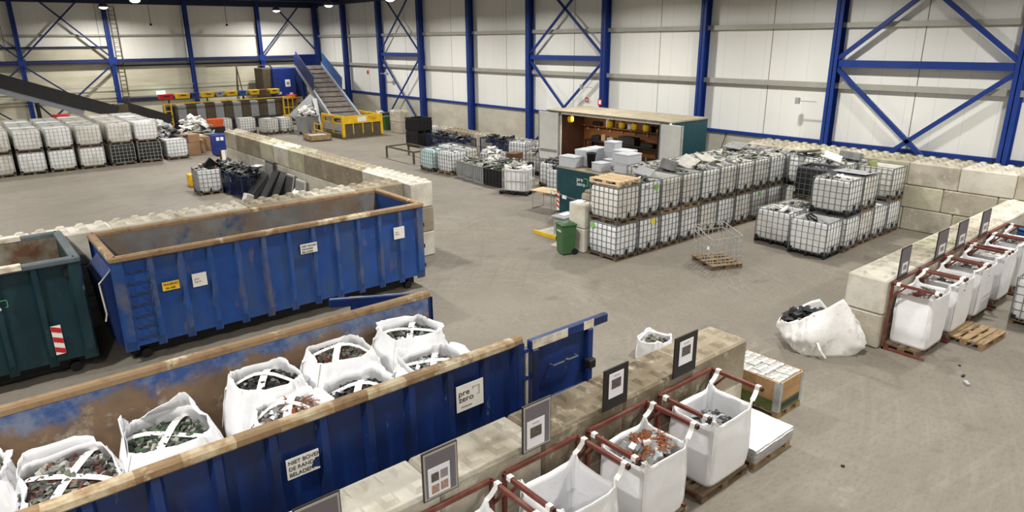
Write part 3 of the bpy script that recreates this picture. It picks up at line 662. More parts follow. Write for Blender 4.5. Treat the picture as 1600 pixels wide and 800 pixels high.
# ---------------------------------------------------------------- white bulk bags
def cloth(w_, d, h, seed, bulge=.05, amp=.02, sq=.35, rim=.06, nu=56, nv=18, inner=.35, lean=(0, 0), foot=1.0, sag=0., creases=1., pk=2, close=0.):
    """woven sack: rounded square plan, bulging sides, corners drawn up, open top with an inside wall"""
    mb = MB(); vs = []; rows = nv + 1 + 6
    sd = Vector((seed * 3.1, seed * 1.7, seed * .9))
    def pt(j, t, ins):
        a = 2 * math.pi * j / nu; c, s_ = math.cos(a), math.sin(a)
        cor = (abs(2 * c * s_)) ** pk
        b = 1 + bulge * math.sin(math.pi * min(1, t * 1.05)) - (1 - foot) * (1 - t) ** 2 - close * max(0, (t - .72) / .28) ** 1.5
        px = math.copysign(abs(c) ** sq, c) * w_ / 2 * b; py = math.copysign(abs(s_) ** sq, s_) * d / 2 * b
        z = h * t + rim * cor * t ** 3 - sag * (1 - cor) * t ** 2
        q = Vector((px, py, z))
        n1 = noise.noise(Vector((px * 2.4, py * 2.4, z * 1.5)) + sd) * 1.2 + noise.noise(Vector((a * 5.5, z * 1.0, seed))) * .9 * creases + noise.noise(Vector((px * 6, py * 6, z * 4.5)) + sd) * .5
        dirv = Vector((px, py, 0)).normalized()
        e = min(1, t * 4) * .9 + .1
        q += dirv * (amp * n1 * e - ins)
        q.z += amp * .8 * noise.noise(Vector((px * 3, py * 3, seed))) * t
        q.x += lean[0] * t; q.y += lean[1] * t
        return q
    for i in range(nv + 1):
        for j in range(nu): vs.append(pt(j, i / nv, 0))
    for i in range(6):
        t = 1 - inner * (i / 5)
        for j in range(nu): vs.append(pt(j, t, .012 + .02 * (i / 5)))
    fs = []
    for i in range(nv + 6):
        for j in range(nu): fs.append((i * nu + j, i * nu + (j + 1) % nu, (i + 1) * nu + (j + 1) % nu, (i + 1) * nu + j))
    fs.append(tuple(range(nu))[::-1])
    mb.add(vs, fs); mb.top = [pt(j, 1, 0) for j in range(nu)]; mb.pt = pt
    return mb
def seam(cb, parent, t0=.05, t1=1., m='strap', corners=(7, 21, 35, 49)):
    for j in corners:
        p = [cb.pt(j, t0 + (t1 - t0) * k / 8, -.006) for k in range(9)]
        MB().tube(p, .008, 5).build('corner_seam', m, parent)
# hanging bags: steel frame, arms, sack, loops
def steel_frame(label, xl, xr, yw, ztop, reach, group, legs=True):
    t = thing('sack_frame', label, 'frame', ((xl + xr) / 2, yw, 0), 0, group); a = (xr - xl) / 2
    for s in (-1, 1):
        MB().bar((s * a, -.03, ztop), (s * a, -reach, ztop), .05, .055).build('arm', 'red_steel', t)
        MB().bar((s * a, -.04, 0), (s * a, -.04, ztop), .05, .05).build('post', 'red_steel', t)
        MB().bar((s * a, -.02, .03), (s * a, -reach + .1, .03), .05, .05).build('foot', 'red_steel', t)
        MB().bar((s * a, -.04, ztop - .35), (s * a, -.3, ztop - .03), .035, .035).build('gusset', 'red_steel', t)
        MB().bx(s * a - .028, s * a + .028, -reach - .012, -reach, ztop - .03, ztop + .03).build('end_cap', 'black_steel', t)
    MB().bar((-a, -.03, ztop), (a, -.03, ztop), .05, .055).build('crossbeam', 'red_steel', t)
    MB().bar((-a, -.04, .55), (a, -.04, .55), .04, .04).build('crossbeam', 'red_steel', t)
    return t
def hung_bag(label, xl, xr, yw, ztop, reach, base, seed, group, h=1.0, w_=None, d=.86, dirty=False, pitch=0, sag=.05, yoff=0., inner=.45):
    xc = (xl + xr) / 2; w_ = w_ or (xr - xl - .3); yc = yw - .13 - d / 2 + yoff
    t = thing('bulk_bag', label, 'bag', (xc, yc, base), pitch, group)
    cb = cloth(w_, d, h, seed, bulge=.045, amp=.026, sq=.24, rim=.12, sag=sag * .3, inner=inner, pk=5, creases=1.4)
    body = cb.build('sack', 'bag', t, True); seam(cb, t)
    rimp = [cb.pt(j, 1., -.004) for j in range(56)]; MB().tube(rimp, .009, 5, True).build('rim_hem', 'strap', t)
    a = (xr - xl) / 2
    for sx in (-1, 1):
        for sy in (-1, 1):
            k = {(1, 1): 7, (-1, 1): 21, (-1, -1): 35, (1, -1): 49}[(sx, sy)]
            p = cb.pt(k, .98, -.01); ya = (yw - .16 - yc) if sy > 0 else (yw - reach + .07 - yc)
            ax = Vector((sx * (a + .0), ya, ztop - base)); o_ = .05
            pts = [p, p.lerp(Vector((ax.x - sx * .03, ax.y, ax.z - .03)), .5) + Vector((0, 0, -.01)), Vector((ax.x - sx * .035, ax.y, ax.z - .02)), Vector((ax.x - sx * .03, ax.y, ax.z + .04)), Vector((ax.x + sx * .03, ax.y, ax.z + .04)), Vector((ax.x + sx * .035, ax.y, ax.z - .02))]
            MB().ribbon(pts, (0, .075, 0), .008).build('lifting_loop', 'strap', t)
    return t
# pallets
def pallet_mb(L=1.2, W=.8, H=.144):
    """euro pallet, L along x"""
    a = MB(); b = MB()
    for i, y in enumerate((-W / 2 + .072, -W / 4 + .018, 0, W / 4 - .018, W / 2 - .072)):
        a.bx(-L / 2, L / 2, y - (.0725 if i % 2 == 0 else .05), y + (.0725 if i % 2 == 0 else .05), H - .022, H)
    for x in (-L / 2 + .0725, 0, L / 2 - .0725): b.bx(x - .0725, x + .0725, -W / 2, W / 2, H - .044, H - .022)
    for x in (-L / 2 + .0725, 0, L / 2 - .0725):
        for y in (-W / 2 + .05, 0, W / 2 - .05): b.box((x, y, .061), (.145, .1 if y else .145, .078))
    for y in (-W / 2 + .05, 0, W / 2 - .05): b.bx(-L / 2, L / 2, y - .05, y + .05, 0, .022)
    return a, b
def pallet_maker(m, L=1.2, W=.8):
    def mk():
        t = thing('pallet', 'x', 'pallet'); a, b = pallet_mb(L, W); a.build('deck_boards', m, t); b.build('bearers', m, t); return t
    return mk
def pallet(label, x, y, rz=0, z=0, m='wood', L=1.2, W=.8, group=None):
    return place(('pallet', m, L, W), pallet_maker(m, L, W), (x, y, z), rz, label, group)
# --- foreground row
FG = [(7.6, 8.95, 'first from the floor end'), (6.05, 7.3, 'second from the floor end'), (4.55, 5.85, 'third from the floor end'), (3.05, 4.35, 'nearest the camera')]
cont = ['half filled with silver scrap, nearest the battery crate', 'heaped with copper wire and metal boxes', 'standing empty behind the heaped copper bag', 'cut by the bottom of the picture']
for i, (a, b, nm) in enumerate(FG):
    steel_frame('red-brown steel sack frame at the foreground wall, %s' % nm, a, b, 5.765, 1.4, .95, 'steel frames along the foreground wall')
    pallet('wooden pallet under the foreground white bag %s' % cont[i], (a + b) / 2 - .14, 5.2, 0, 0, 'wood_dark', group='pallets of the foreground bags')
    hung_bag('open white bulk bag %s' % cont[i], a, b, 5.765, 1.4, .95, .146, 11 + i, 'white bags hung in the foreground frames', h=1.03, d=.8)
heap('fg1', 'silver and grey scrap pieces inside the white bag nearest the battery crate', 'scrap', (8.22, 5.2, .86), 0, rx=.38, ry=.28, h=.1, pal='silver', n=140, size=.12, seed=1)
heap('fg2', 'copper wire, fans and silver metal boxes heaped in a foreground bag', 'scrap', (6.65, 5.2, 1.0), 0, rx=.38, ry=.28, h=.14, pal='copper', n=95, size=.19, seed=2, wires=110, flat=.4, long=1.0)
heap('fg3', 'thin layer of dark dust and scrap in the bottom of the empty foreground bag', 'scrap', (5.17, 5.2, .30), 0, rx=.42, ry=.36, h=.05, pal='grey', n=40, size=.06, seed=3)
# --- right-hand row
JF = [(15.06, 16.42), (16.54, 17.88), (18.0, 19.36), (19.6, 20.98), (21.12, 22.5)]
JN = ['with red and dark scrap, first in the right-hand row', 'second in the right-hand row, behind the loose pallet', 'third in the right-hand row', 'fourth in the right-hand row', 'last in the right-hand row by the blue drum']
for i, (a, b) in enumerate(JF):
    steel_frame('red-brown steel sack frame on the right, %s' % (ORD[i] + ' from the floor end'), a, b, 5.46, 1.53, .98, 'steel frames along the right-hand wall')
    pallet('wooden pallet under the white bag %s' % JN[i], (a + b) / 2 - .04, 5.06, 0, 0, 'wood_dark', W=.72, group='pallets of the right-hand bags')
    hung_bag('full white bulk bag %s' % JN[i], a, b, 5.46, 1.53, .98, .146, 31 + i, 'white bags hung in the right-hand frames', h=1.16, sag=.03, inner=.2, w_=1.02, d=.74, yoff=.06)
    heap('j%d' % (i % 2), 'pale liner and scrap in the %s bag of the right-hand row' % ORD[i], 'scrap', ((a + b) / 2, 5.0, 1.18), i, rx=.36, ry=.22, h=.06, pal='white' if i else 'red', n=26, size=.16, seed=40 + i)
pallet('loose light wooden pallet lying in front of the second right-hand bag', 17.2, 4.3, R(-4), 0, 'wood')
# --- bags inside the open skip
def filled_bag(label, x, y, z0, w_, d, h, seed, pal, heap_label, rz=0, hh=.12, dirty=False, flap=None, strapx=True, wires=0, lean=(0, 0), n=120, rx=.39):
    t = thing('bulk_bag', label, 'bag', (x, y, z0), rz, 'white bags in the open skip')
    cb = cloth(w_, d, h, seed, bulge=.1, amp=.04, sq=.5, rim=.03, sag=0, inner=.25, lean=lean, foot=.9, close=.2, creases=1.6)
    cb.build('sack', 'bag', t, True)
    for j in (3, 17, 31, 45): MB().ribbon([cb.pt(j, .25 + .75 * k / 8, -.008) for k in range(9)], (0, 0, .0) if 0 else ((.05, 0, 0) if j in (17, 45) else (0, .05, 0)), .006).build('side_strap', 'strap', t)
    if strapx:
        for (p, q) in ((10, 38), (24, 52)):
            a, b = cb.pt(p, .9, -.01), cb.pt(q, .9, -.01); pts = [cb.pt(p, .6, -.012), a]
            for k in range(1, 8):
                u = k / 8; m = a.lerp(b, u); m.z += (hh + .06) * math.sin(math.pi * u) + .03 * math.sin(7 * u + seed); pts.append(m)
            pts += [b, cb.pt(q, .6, -.012)]
            MB().ribbon(pts, ((.085, -.042, 0) if p == 10 else (.038, .08, 0)), .007).build('lifting_loop', 'strap', t)
    if flap:
        for ja, jb, hgt, outw in flap:
            vs = []; n_ = jb - ja
            for k in range(n_ + 1):
                e = math.sin(math.pi * k / n_); a = cb.pt((ja + k) % 56, .97, -.004); dv = Vector((a.x, a.y, 0)).normalized()
                for u in (0, .5, 1): vs.append(a + Vector((0, 0, hgt * u * (.35 + .65 * e))) + dv * outw * u * u + Vector((0, 0, .02 * noise.noise(Vector((k * .7, u, seed))))))
            fs = [(k * 3 + u, (k + 1) * 3 + u, (k + 1) * 3 + u + 1, k * 3 + u + 1) for k in range(n_) for u in (0, 1)]
            mb = MB(); mb.add(vs, fs); o = mb.build('flap', 'bag', t, True); md = o.modifiers.new('thick', 'SOLIDIFY'); md.thickness = .008
    c_, s_ = math.cos(rz), math.sin(rz); lx, ly = lean[0] * .95, lean[1] * .95
    heap('s%d' % seed, heap_label, 'scrap', (x + lx * c_ - ly * s_, y + lx * s_ + ly * c_, z0 + h * .9), rz, rx=w_ * rx, ry=d * rx, h=hh, pal=pal, n=int(n * 2.2), size=.085, seed=seed, wires=wires, square=.8)
    return t
ZS = .33
# bag positions: rear line y 8.8, front line y 7.6
filled_bag('plump white bag of grey circuit boards at the skip door end, back row', 5.12, 8.8, ZS, 1.06, 1.0, 1.88, 51, 'board', 'grey circuit boards in the back-row bag at the door end', flap=[(10, 24, .12, .02), (46, 58, .08, .04)])
filled_bag('white bag of grey boards in the front row of the open skip, nearest its doors', 4.86, 7.74, ZS, 1.05, 1.0, 1.8, 52, 'board', 'grey boards in the front-row bag nearest the skip doors', flap=[(14, 30, .22, .03), (50, 60, .1, .1)])
filled_bag('tall white bag brimming with brown and silver boards, second in the back row', 3.86, 8.75, ZS, 1.06, 1.02, 1.9, 53, 'red', 'brown and silver boards brimming over the second back-row bag', hh=.2, n=170)
filled_bag('low white bag of dark metal parts, second in the front row of the skip', 3.66, 7.74, ZS, 1.06, 1.0, 1.8, 54, 'black', 'dark metal parts in the second front-row bag', flap=[(0, 14, .1, .06)])
filled_bag('white bag of black plastic parts, third in the back row of the skip', 2.72, 8.68, ZS, 1.04, 1.02, 1.9, 55, 'black', 'black plastic parts in the third back-row bag')
filled_bag('crumpled white bag of copper coils and foil, third in the front row of the skip', 2.68, 7.72, ZS, .98, .98, 1.78, 56, 'copper', 'copper coils and silver foil in the third front-row bag', hh=.24, rx=.44, wires=10, flap=[(48, 60, .16, .1), (2, 14, .1, .05)])
filled_bag('white bag of green circuit boards with a big turned-up flap', 1.42, 8.3, ZS, 1.12, 1.2, 1.76, 57, 'green', 'green circuit boards in the bag with the big flap', flap=[(0, 16, .3, -.12), (20, 30, .25, .0)], lean=(-.05, .05), hh=.06)
filled_bag('wide white bag of mixed boards with crossed straps near the left edge', .3, 8.1, ZS, 1.1, 1.4, 1.74, 58, 'red', 'mixed boards under crossed straps near the left edge', flap=[(8, 26, .2, -.02)], hh=.1, n=200, rx=.45)
filled_bag('white bag cut by the left edge of the picture', -.52, 8.8, ZS, .8, .95, 1.8, 59, 'grey', 'grey scrap in the bag cut by the left edge', flap=[(40, 58, .12, .05)])
# ---------------------------------------------------------------- caged bulk tanks
def rrect(hx, hy, r, n=4):
    p = []
    for cx, cy, a0 in ((hx - r, hy - r, 0), (-hx + r, hy - r, 90), (-hx + r, -hy + r, 180), (hx - r, -hy + r, 270)):
        for k in range(n + 1):
            a = R(a0 + 90 * k / n); p.append((cx + r * math.cos(a), cy + r * math.sin(a)))
    return p
def tank_maker(body='tank', cage='cage', top='closed', base='wood_dark', h=1.16, body_h=None, bars=(6, 7, 6), bulge=.012, bottle=True, wire=.017):
    def mk():
        t = thing('caged_bulk_tank', 'x', 'tank')
        a, b = pallet_mb(1.0, 1.2, .13)
        if base == 'steel':
            a = MB().bx(-.5, .5, -.6, .6, .1, .125); b = MB()
            for y in (-.57, 0, .57): b.bx(-.5, .5, y - .03, y + .03, 0, .03)
            for x in (-.46, 0, .46):
                for y in (-.57, 0, .57): b.box((x, y, .065), (.09, .07, .07))
            a.build('base_tray', 'black_steel', t); b.build('runners', 'black_steel', t)
        else: a.build('deck_boards', base, t); b.build('bearers', base, t)
        z0 = .135; z1 = body_h or (h - .05 if top == 'closed' else h - .02)
        if bottle:
            mb = MB(); vs = []; fs = []; prof = [(z0, .03), (z0 + .05, 0.), (z0 + .3, -bulge), (z0 + .55, -bulge * 1.3), (z1 - .12, -bulge), (z1 - .05, 0.0), (z1, .03)]
            base_p = rrect(.472, .572, .09); n = len(base_p)
            def ring(ins, z):
                for x, y in base_p:
                    k = 1 - ins / .5; vs.append((x * k, y * (1 - ins / .6), z))
            for z, ins in prof: ring(ins, z)
            if top == 'closed':
                ring(.1, z1 + .012); ring(.3, z1 + .02)
            else:
                ring(.036, z1 - .01); ring(.03, z1 - .3); ring(.03, z0 + .4)
            m_ = len(vs) // n
            for i in range(m_ - 1):
                for j in range(n): fs.append((i * n + j, i * n + (j + 1) % n, (i + 1) * n + (j + 1) % n, (i + 1) * n + j))
            fs.append(tuple(range((m_ - 1) * n, m_ * n))); fs.append(tuple(range(n))[::-1])
            mb.add(vs, fs); mb.build('tank_body', body, t, True)
            if top == 'closed':
                MB().lathe((0, 0, z1), [(.0, .05), (.11, .05), (.12, .0)], 16).build('filler_cap', 'black_plastic', t)
            MB().cyl((-.0, -.6, z0 + .07), (0, -.52, z0 + .07), .05, 10).box((0, -.6, z0 + .14), (.05, .04, .1)).build('outlet_valve', 'black_plastic', t)
        mb = MB(); w_ = wire; nz, nyb, nxb = bars
        for i in range(nz):
            z = .17 + (h - .185) * i / (nz - 1); ww = w_ * (1.3 if i in (0, nz - 1) else 1)
            for s in (-1, 1):
                mb.bar((s * .487, -.59, z), (s * .487, .59, z), ww).bar((-.49, s * .587, z), (.49, s * .587, z), ww)
        for i in range(nyb):
            y = -.585 + 1.17 * i / (nyb - 1)
            for s in (-1, 1): mb.bar((s * .497, y, .12), (s * .497, y, h), w_)
        for i in range(nxb):
            x = -.487 + .974 * i / (nxb - 1)
            for s in (-1, 1): mb.bar((x, s * .597, .12), (x, s * .597, h), w_)
        mb.build('wire_cage', cage, t)
        if top == 'closed': MB().bar((-.2, -.59, h), (-.2, .59, h), .03).bar((.2, -.59, h), (.2, .59, h), .03).build('top_bar', cage, t)
        for sx in (-1, 1):
            for sy in (-1, 1): MB().box((sx * .44, sy * .54, .18), (.13, .13, .1)).build('corner_guard', 'black_plastic', t)
        return t
    return mk
def tank(x, y, z, rz, label, group=None, tilt=(0, 0), **kw):
    return place(('tank',) + tuple(sorted(kw.items())), tank_maker(**kw), (x, y, z), R(rz), label, group, tilt)
HT = 1.165
ra = random.Random(11)
# --- double row running to the right from the wheelie bin
tops = ['closed', 'open', 'open', 'open', 'open', 'open', 'open', 'open', 'open', 'open']
bods = ['tank', 'tank', 'tank_dirty', 'tank_dirty', 'tank', 'tank_dirty', 'tank', 'tank_dirty', 'tank', 'tank']
TAGS = []
GA = 'caged tanks in the double row beside the workshop'
for k in range(10):
    x = 15.68 + 1.065 * k
    lowt = tank(x + ra.uniform(-.02, .02), 14.03, 0, ra.uniform(-1, 1), 'lower caged white tank of the long front row, %s from the wheelie bin' % ORD[k], GA, body='tank' if k % 3 else 'tank', base='wood_dark')
    upt = tank(x + ra.uniform(-.03, .03), 14.03, HT, ra.uniform(-2, 2), ('upper caged white tank of the long front row, %s from the wheelie bin' % ORD[k] if k else 'upper caged white tank beside the wheelie bin, carrying a wooden pallet'), GA, body=bods[k], top=tops[k], base='wood' if k in (2, 3) else 'wood_dark')
    TAGS.append((lowt, upt))
    if k >= 3:
        tank(x, 15.3, 0, 0, 'lower caged tank in the row behind the long front row, %s from the left' % ORD[k - 3], GA, body='tank_dirty')
        tank(x, 15.3, HT, ra.uniform(-2, 2), 'upper open caged tank in the row behind the long front row, %s from the left' % ORD[k - 3], GA, body='tank_dirty', top='open')
        heap('hb%d' % (k % 3), 'pale flat scrap heaped in the rear upper tank, %s from the left' % ORD[k - 3], 'scrap', (x, 15.3, HT + 1.02), 0, rx=.42, ry=.5, h=.12, pal='pale', n=60, size=.2, seed=60 + k % 3, square=.6, flat=.15)
pallet('light wooden pallet lying on the first upper tank beside the logo box', 15.68, 14.03, R(92), HT * 2 + .03, 'pine_top', 1.2, 1.0)
for k, (pal, n, sz) in enumerate((('board', 50, .26), ('pale', 40, .14), ('grey', 40, .16), ('pale', 55, .26), ('pale', 60, .28), ('pale', 70, .22), ('grey', 70, .2), ('pale', 70, .22), ('pale', 60, .25))):
    x = 15.68 + 1.065 * (k + 1)
    heap('ha%d' % k, 'scrap sheets and offcuts in the upper tank, %s from the wheelie bin' % ORD[k + 1], 'scrap', (x, 14.03, HT + (.86 if k in (1,) else 1.0)), 0, rx=.42, ry=.52, h=.1, pal=pal, n=n, size=sz, seed=70 + k, square=.6, flat=.12)
def panel_box(label, x, y, z, d, rot, m='lid_grey', name='metal_casing', cat='casing'):
    o = MB().cbox((0, 0, 0), d, .012).build(name, m, None, loc=(x, y, z), rot=rot); return tag(o, label, cat)
panel_box('grey sheet-metal casing lying on the third upper tank', 17.35, 14.25, 2.45, (.75, .55, .05), (R(12), R(-8), R(25)))
panel_box('grey box-shaped casing tipped over the fourth upper tank', 18.75, 14.35, 2.5, (.62, .5, .34), (R(14), R(10), R(30)), 'scrap_grey')
panel_box('pale sloping cover leaning on the fifth upper tank', 19.85, 14.4, 2.46, (.85, .6, .05), (R(20), R(-14), R(10)), 'scrap_pale')
panel_box('pale sloping cover leaning on the sixth upper tank', 20.95, 14.35, 2.44, (.85, .62, .05), (R(16), R(12), R(-20)), 'scrap_pale')
panel_box('dark flat lid on the last rear tanks by the hall wall', 24.2, 15.3, 2.5, (.9, .7, .05), (R(5), R(-8), R(10)), 'scrap_grey')
# --- cluster in front of the hall wall
GB = 'caged tanks in the cluster by the right-hand hall wall'
lo = [(21.0, 11.35, 'open', 'tank', 'with white offcuts, single at the left front'), (20.66, 9.95, 'open', 'tank', 'with a dark hose, nearest the camera'),
      (21.78, 9.9, 'closed', 'tank', 'under the first stacked tank'), (22.84, 9.95, 'closed', 'tank_dirty', 'second along the right-hand front'), (23.9, 9.95, 'closed', 'tank', 'third along the right-hand front'), (24.98, 9.95, 'closed', 'tank', 'last along the right-hand front by the block wall'),
      (22.1, 11.3, 'open', 'tank_dirty', 'with dark scrap, in the middle of the cluster'), (23.15, 11.3, 'closed', 'tank_dirty', 'in the rear line, left of the middle'), (24.2, 11.3, 'closed', 'tank_dirty', 'in the rear line, right of the middle'), (25.24, 11.3, 'closed', 'tank_dirty', 'in the rear line at the block wall'), (25.22, 12.7, 'closed', 'tank_dirty', 'in the corner between the two groups')]
for x, y, tp, bd, d in lo:
    tank(x, y, 0, ra.uniform(-1, 1), 'floor-level caged tank of the right cluster, ' + d, GB, body=bd, top=tp, base='steel' if (x, y) in ((21.0, 11.35), (20.66, 9.95)) else 'wood_dark', bulge=.02)
up = [(21.72, 9.93, 'tank', 'filled with white liner and a dark sheet'), (22.84, 9.95, 'tank_dirty', 'with a flat grey cover'), (24.98, 9.95, 'tank_dirty', 'holding a lime mesh, by the block wall'),
      (23.15, 11.3, 'tank_black', 'with black filling'), (24.2, 11.3, 'tank_dirty', 'heaped with grey casings'), (25.24, 11.3, 'tank_dirty', 'heaped with grey sheets at the wall'), (25.22, 12.7, 'tank', 'with a dark plate, in the rear corner')]
for x, y, bd, d in up:
    tank(x, y, HT, ra.uniform(-2, 2), 'stacked caged tank of the right cluster, ' + d, GB, body=bd, top='open', base='steel' if bd == 'tank' else 'wood_dark', bulge=.015)
for i, (x, y, z, pal, n, sz, lb) in enumerate(((21.0, 11.35, 1.0, 'white', 40, .2, 'white plastic offcuts in the single left front tank'), (20.66, 9.95, .92, 'pale', 26, .2, 'pale plastic scrap in the tank nearest the camera'),
        (22.1, 11.3, 1.0, 'mixed', 60, .18, 'dark mixed scrap in the floor tank in the middle of the cluster'), (21.72, 9.93, HT + 1.02, 'white', 40, .22, 'white liner scrap in the first stacked tank of the cluster'),
        (22.84, 9.95, HT + 1.0, 'grey', 10, .2, 'grey scrap under the flat cover'), (24.98, 9.95, HT + .7, 'pale', 30, .2, 'pale scrap under the lime mesh'), (23.15, 11.3, HT + .95, 'black', 50, .2, 'black scrap in the tank with black filling'),
        (24.2, 11.3, HT + 1.02, 'pale', 60, .24, 'grey casings heaped in the stacked rear tank'), (25.24, 11.3, HT + 1.02, 'pale', 60, .24, 'grey sheets heaped in the stacked tank at the wall'), (25.22, 12.7, HT + 1.0, 'pale', 40, .2, 'pale scrap in the rear corner tank'))):
    heap('hc%d' % i, lb, 'scrap', (x, y, z), 0, rx=.42, ry=.52, h=.1, pal=pal, n=n, size=sz, seed=90 + i, square=.6, flat=.15)
panel_box('dark flat sheet sticking out of the first stacked tank', 21.75, 10.1, 2.4, (.8, .5, .03), (R(14), R(-10), R(60)), 'scrap_dark', 'metal_sheet', 'sheet')
panel_box('flat grey cover closing the second stacked tank', 22.84, 9.95, 2.35, (.92, 1.1, .03), (0, R(3), 0), 'lid_grey', 'tank_cover', 'cover')
panel_box('white square casing on the heap of the stacked rear tank', 24.15, 11.35, 2.52, (.6, .6, .06), (R(18), R(-12), R(20)), 'scrap_white')
panel_box('grey box casing lying on the stacked tank at the wall', 25.2, 11.2, 2.48, (.6, .7, .26), (R(6), R(8), R(15)), 'scrap_grey')
panel_box('dark plate on the rear corner tank', 25.1, 12.75, 2.46, (.8, .8, .05), (R(-8), R(6), R(30)), 'scrap_dark', 'metal_sheet', 'sheet')
o = panel_box('lime green mesh sheet standing in the tank by the block wall', 24.85, 10.2, 2.25, (.8, .02, .42), (R(-18), R(10), R(40)), 'lime_mesh', 'mesh_sheet', 'sheet')
mb = MB().tube([(20.5, 10.1, 1.02), (20.55, 10.25, 1.2), (20.7, 10.2, 1.24), (20.8, 10.05, 1.12), (20.65, 9.95, 1.06), (20.55, 10.05, 1.14), (20.6, 10.2, 1.2)], .035, 8)
tag(mb.build('hose', 'black_plastic', None, True), 'coiled black hose lying on the tank nearest the camera', 'hose')
# partly seen tank at the right edge
tank(19.3, 3.5, 0, 0, 'caged tank cut by the right edge of the picture', None, body='tank', top='closed')
# --- stacks at the back left
GL = 'caged tanks stacked at the back left'
colx = [.45, 1.85, 3.22, 4.6, 5.98, 7.5, 8.86]
rown = ['front', 'second', 'third', 'fourth', 'fifth', 'rearmost']
for r in range(6):
    for k, x in enumerate(colx):
        y = 44.1 + 1.12 * r
        for lv in (0, 1):
            bd = 'tank_black' if (lv == 0 and r == 0 and k >= 5) else ['tank', 'tank_dirty', 'tank', 'tank', 'tank_dirty', 'tank_dirty', 'tank'][k] if lv else ['tank_dirty', 'tank_dirty', 'tank', 'tank', 'tank', 'tank', 'tank'][k]
            tank(x + ra.uniform(-.04, .04), y, HT * lv, 90 + ra.uniform(-3, 3), '%s %s caged tank of the back left stacks, %s row, %s from the left' % (('lower', 'upper')[lv], 'black' if bd == 'tank_black' else 'white', rown[r], ORD[k]), GL, body=bd, top='closed' if (r + k) % 3 else 'open', cage='cage_light', wire=.014)
tank(10.35, 44.1, 0, 92, 'single caged white tank right of the back left stacks, before the scrap heap', None, body='tank', top='open')
# --- tanks in front of the sorting line
for i, (x, y, rz) in enumerate(((16.1, 53.6, 90), (17.6, 52.9, 88), (18.75, 51.3, 10), (19.85, 51.3, 8), (14.6, 52.6, 90))):
    tank(x, y, 0, rz, 'caged white tank before the sorting line, %s' % ('left of the middle', 'in the middle', 'right of the middle', 'beside the grey dumpster', 'leftmost, behind the white offcuts')[i], 'caged tanks before the sorting line', body='tank' if i % 2 else 'tank_dirty', top='open')
# --- far right tanks
tank(27.0, 49.2, 0, 8, 'caged black tank with a white top by the second far column', None, body='tank_black', top='open')
heap('fr', 'white liner on the far black tank', 'scrap', (27.0, 49.2, 1.02), 0, rx=.42, ry=.5, h=.14, pal='white', n=20, size=.25, seed=130, square=.6)
tank(26.1, 52.0, 0, 5, 'caged white tank behind the yellow hopper', None, body='tank_dirty', top='open'); tank(25.9, 53.4, 0, 5, 'caged white tank behind the hopper next to the far column', None, body='tank', top='open')
tank(24.9, 38.8, 0, 5, 'caged white tank behind the black crates under the far bracing', None, body='tank', top='open')
# paper tags on single tanks
def ttag(o, m, face, u, z): (MB().box((-.512, u, z), (.008, .16, .16)) if face == 'x' else MB().box((u, -.612, z), (.18, .008, .16))).build('paper_tag', m, o)
ttag(TAGS[0][0], 'green_tag', 'x', .4, 1.0); ttag(TAGS[1][0], 'yellow_tag', 'y', .15, 1.02); ttag(TAGS[1][1], 'green_tag', 'y', .25, .95); ttag(TAGS[7][0], 'green_tag', 'y', .0, 1.0)
# ---------------------------------------------------------------- middle group by the workshop
GM = 'caged tanks in the middle group'
tank(19.75, 30.45, 0, 0, 'caged tank with a pale turquoise tint at the left end of the middle group', GM, body='tank_cyan')
tank(19.95, 29.1, 0, 4, 'caged white tank on a wooden pallet beside the turquoise one', GM, body='tank', base='wood')
tank(21.05, 29.6, 0, 6, 'caged white tank with a green tag behind the turquoise one', GM, body='tank')
tank(21.2, 31.0, 0, 0, 'caged white tank at the far end of the middle group', GM, body='tank')
tank(22.3, 28.6, 0, 10, 'low caged tank with a white liner in the middle group', GM, body='tank', top='open', h=.9)
tank(24.3, 28.6, 0, 14, 'tall caged white tank in the middle group near the low block row', GM, body='tank', h=1.3)
tank(20.75, 21.6, 0, 10, 'caged tank of dark cables beside the logo box', GM, body='tank', top='open')
tank(21.6, 23.0, 0, 12, 'caged tank of dark scrap behind the cable tank', GM, body='tank', top='open')
tank(23.3, 25.9, 0, 16, 'caged grey tank heaped with broken plastics near the open workshop door', GM, body='tank_dirty', top='open')
heap('m1', 'tangle of dark cables in the tank beside the logo box', 'scrap', (20.75, 21.6, 1.05), R(10), rx=.42, ry=.52, h=.2, pal='black', n=60, size=.14, seed=140, square=.6, wires=160)
heap('m2', 'dark scrap heaped in the tank behind the cable tank', 'scrap', (21.6, 23.0, 1.02), 0, rx=.42, ry=.52, h=.22, pal='black', n=90, size=.2, seed=141, square=.6, wires=60)
heap('m3', 'broken dark plastics heaped near the open workshop door', 'scrap', (23.3, 25.9, 1.0), 0, rx=.46, ry=.56, h=.3, pal='mixed', n=90, size=.24, seed=142, square=.6)
heap('m4', 'white liner in the low caged tank', 'scrap', (22.3, 28.6, .86), 0, rx=.42, ry=.52, h=.1, pal='white', n=16, size=.3, seed=143, square=.6)
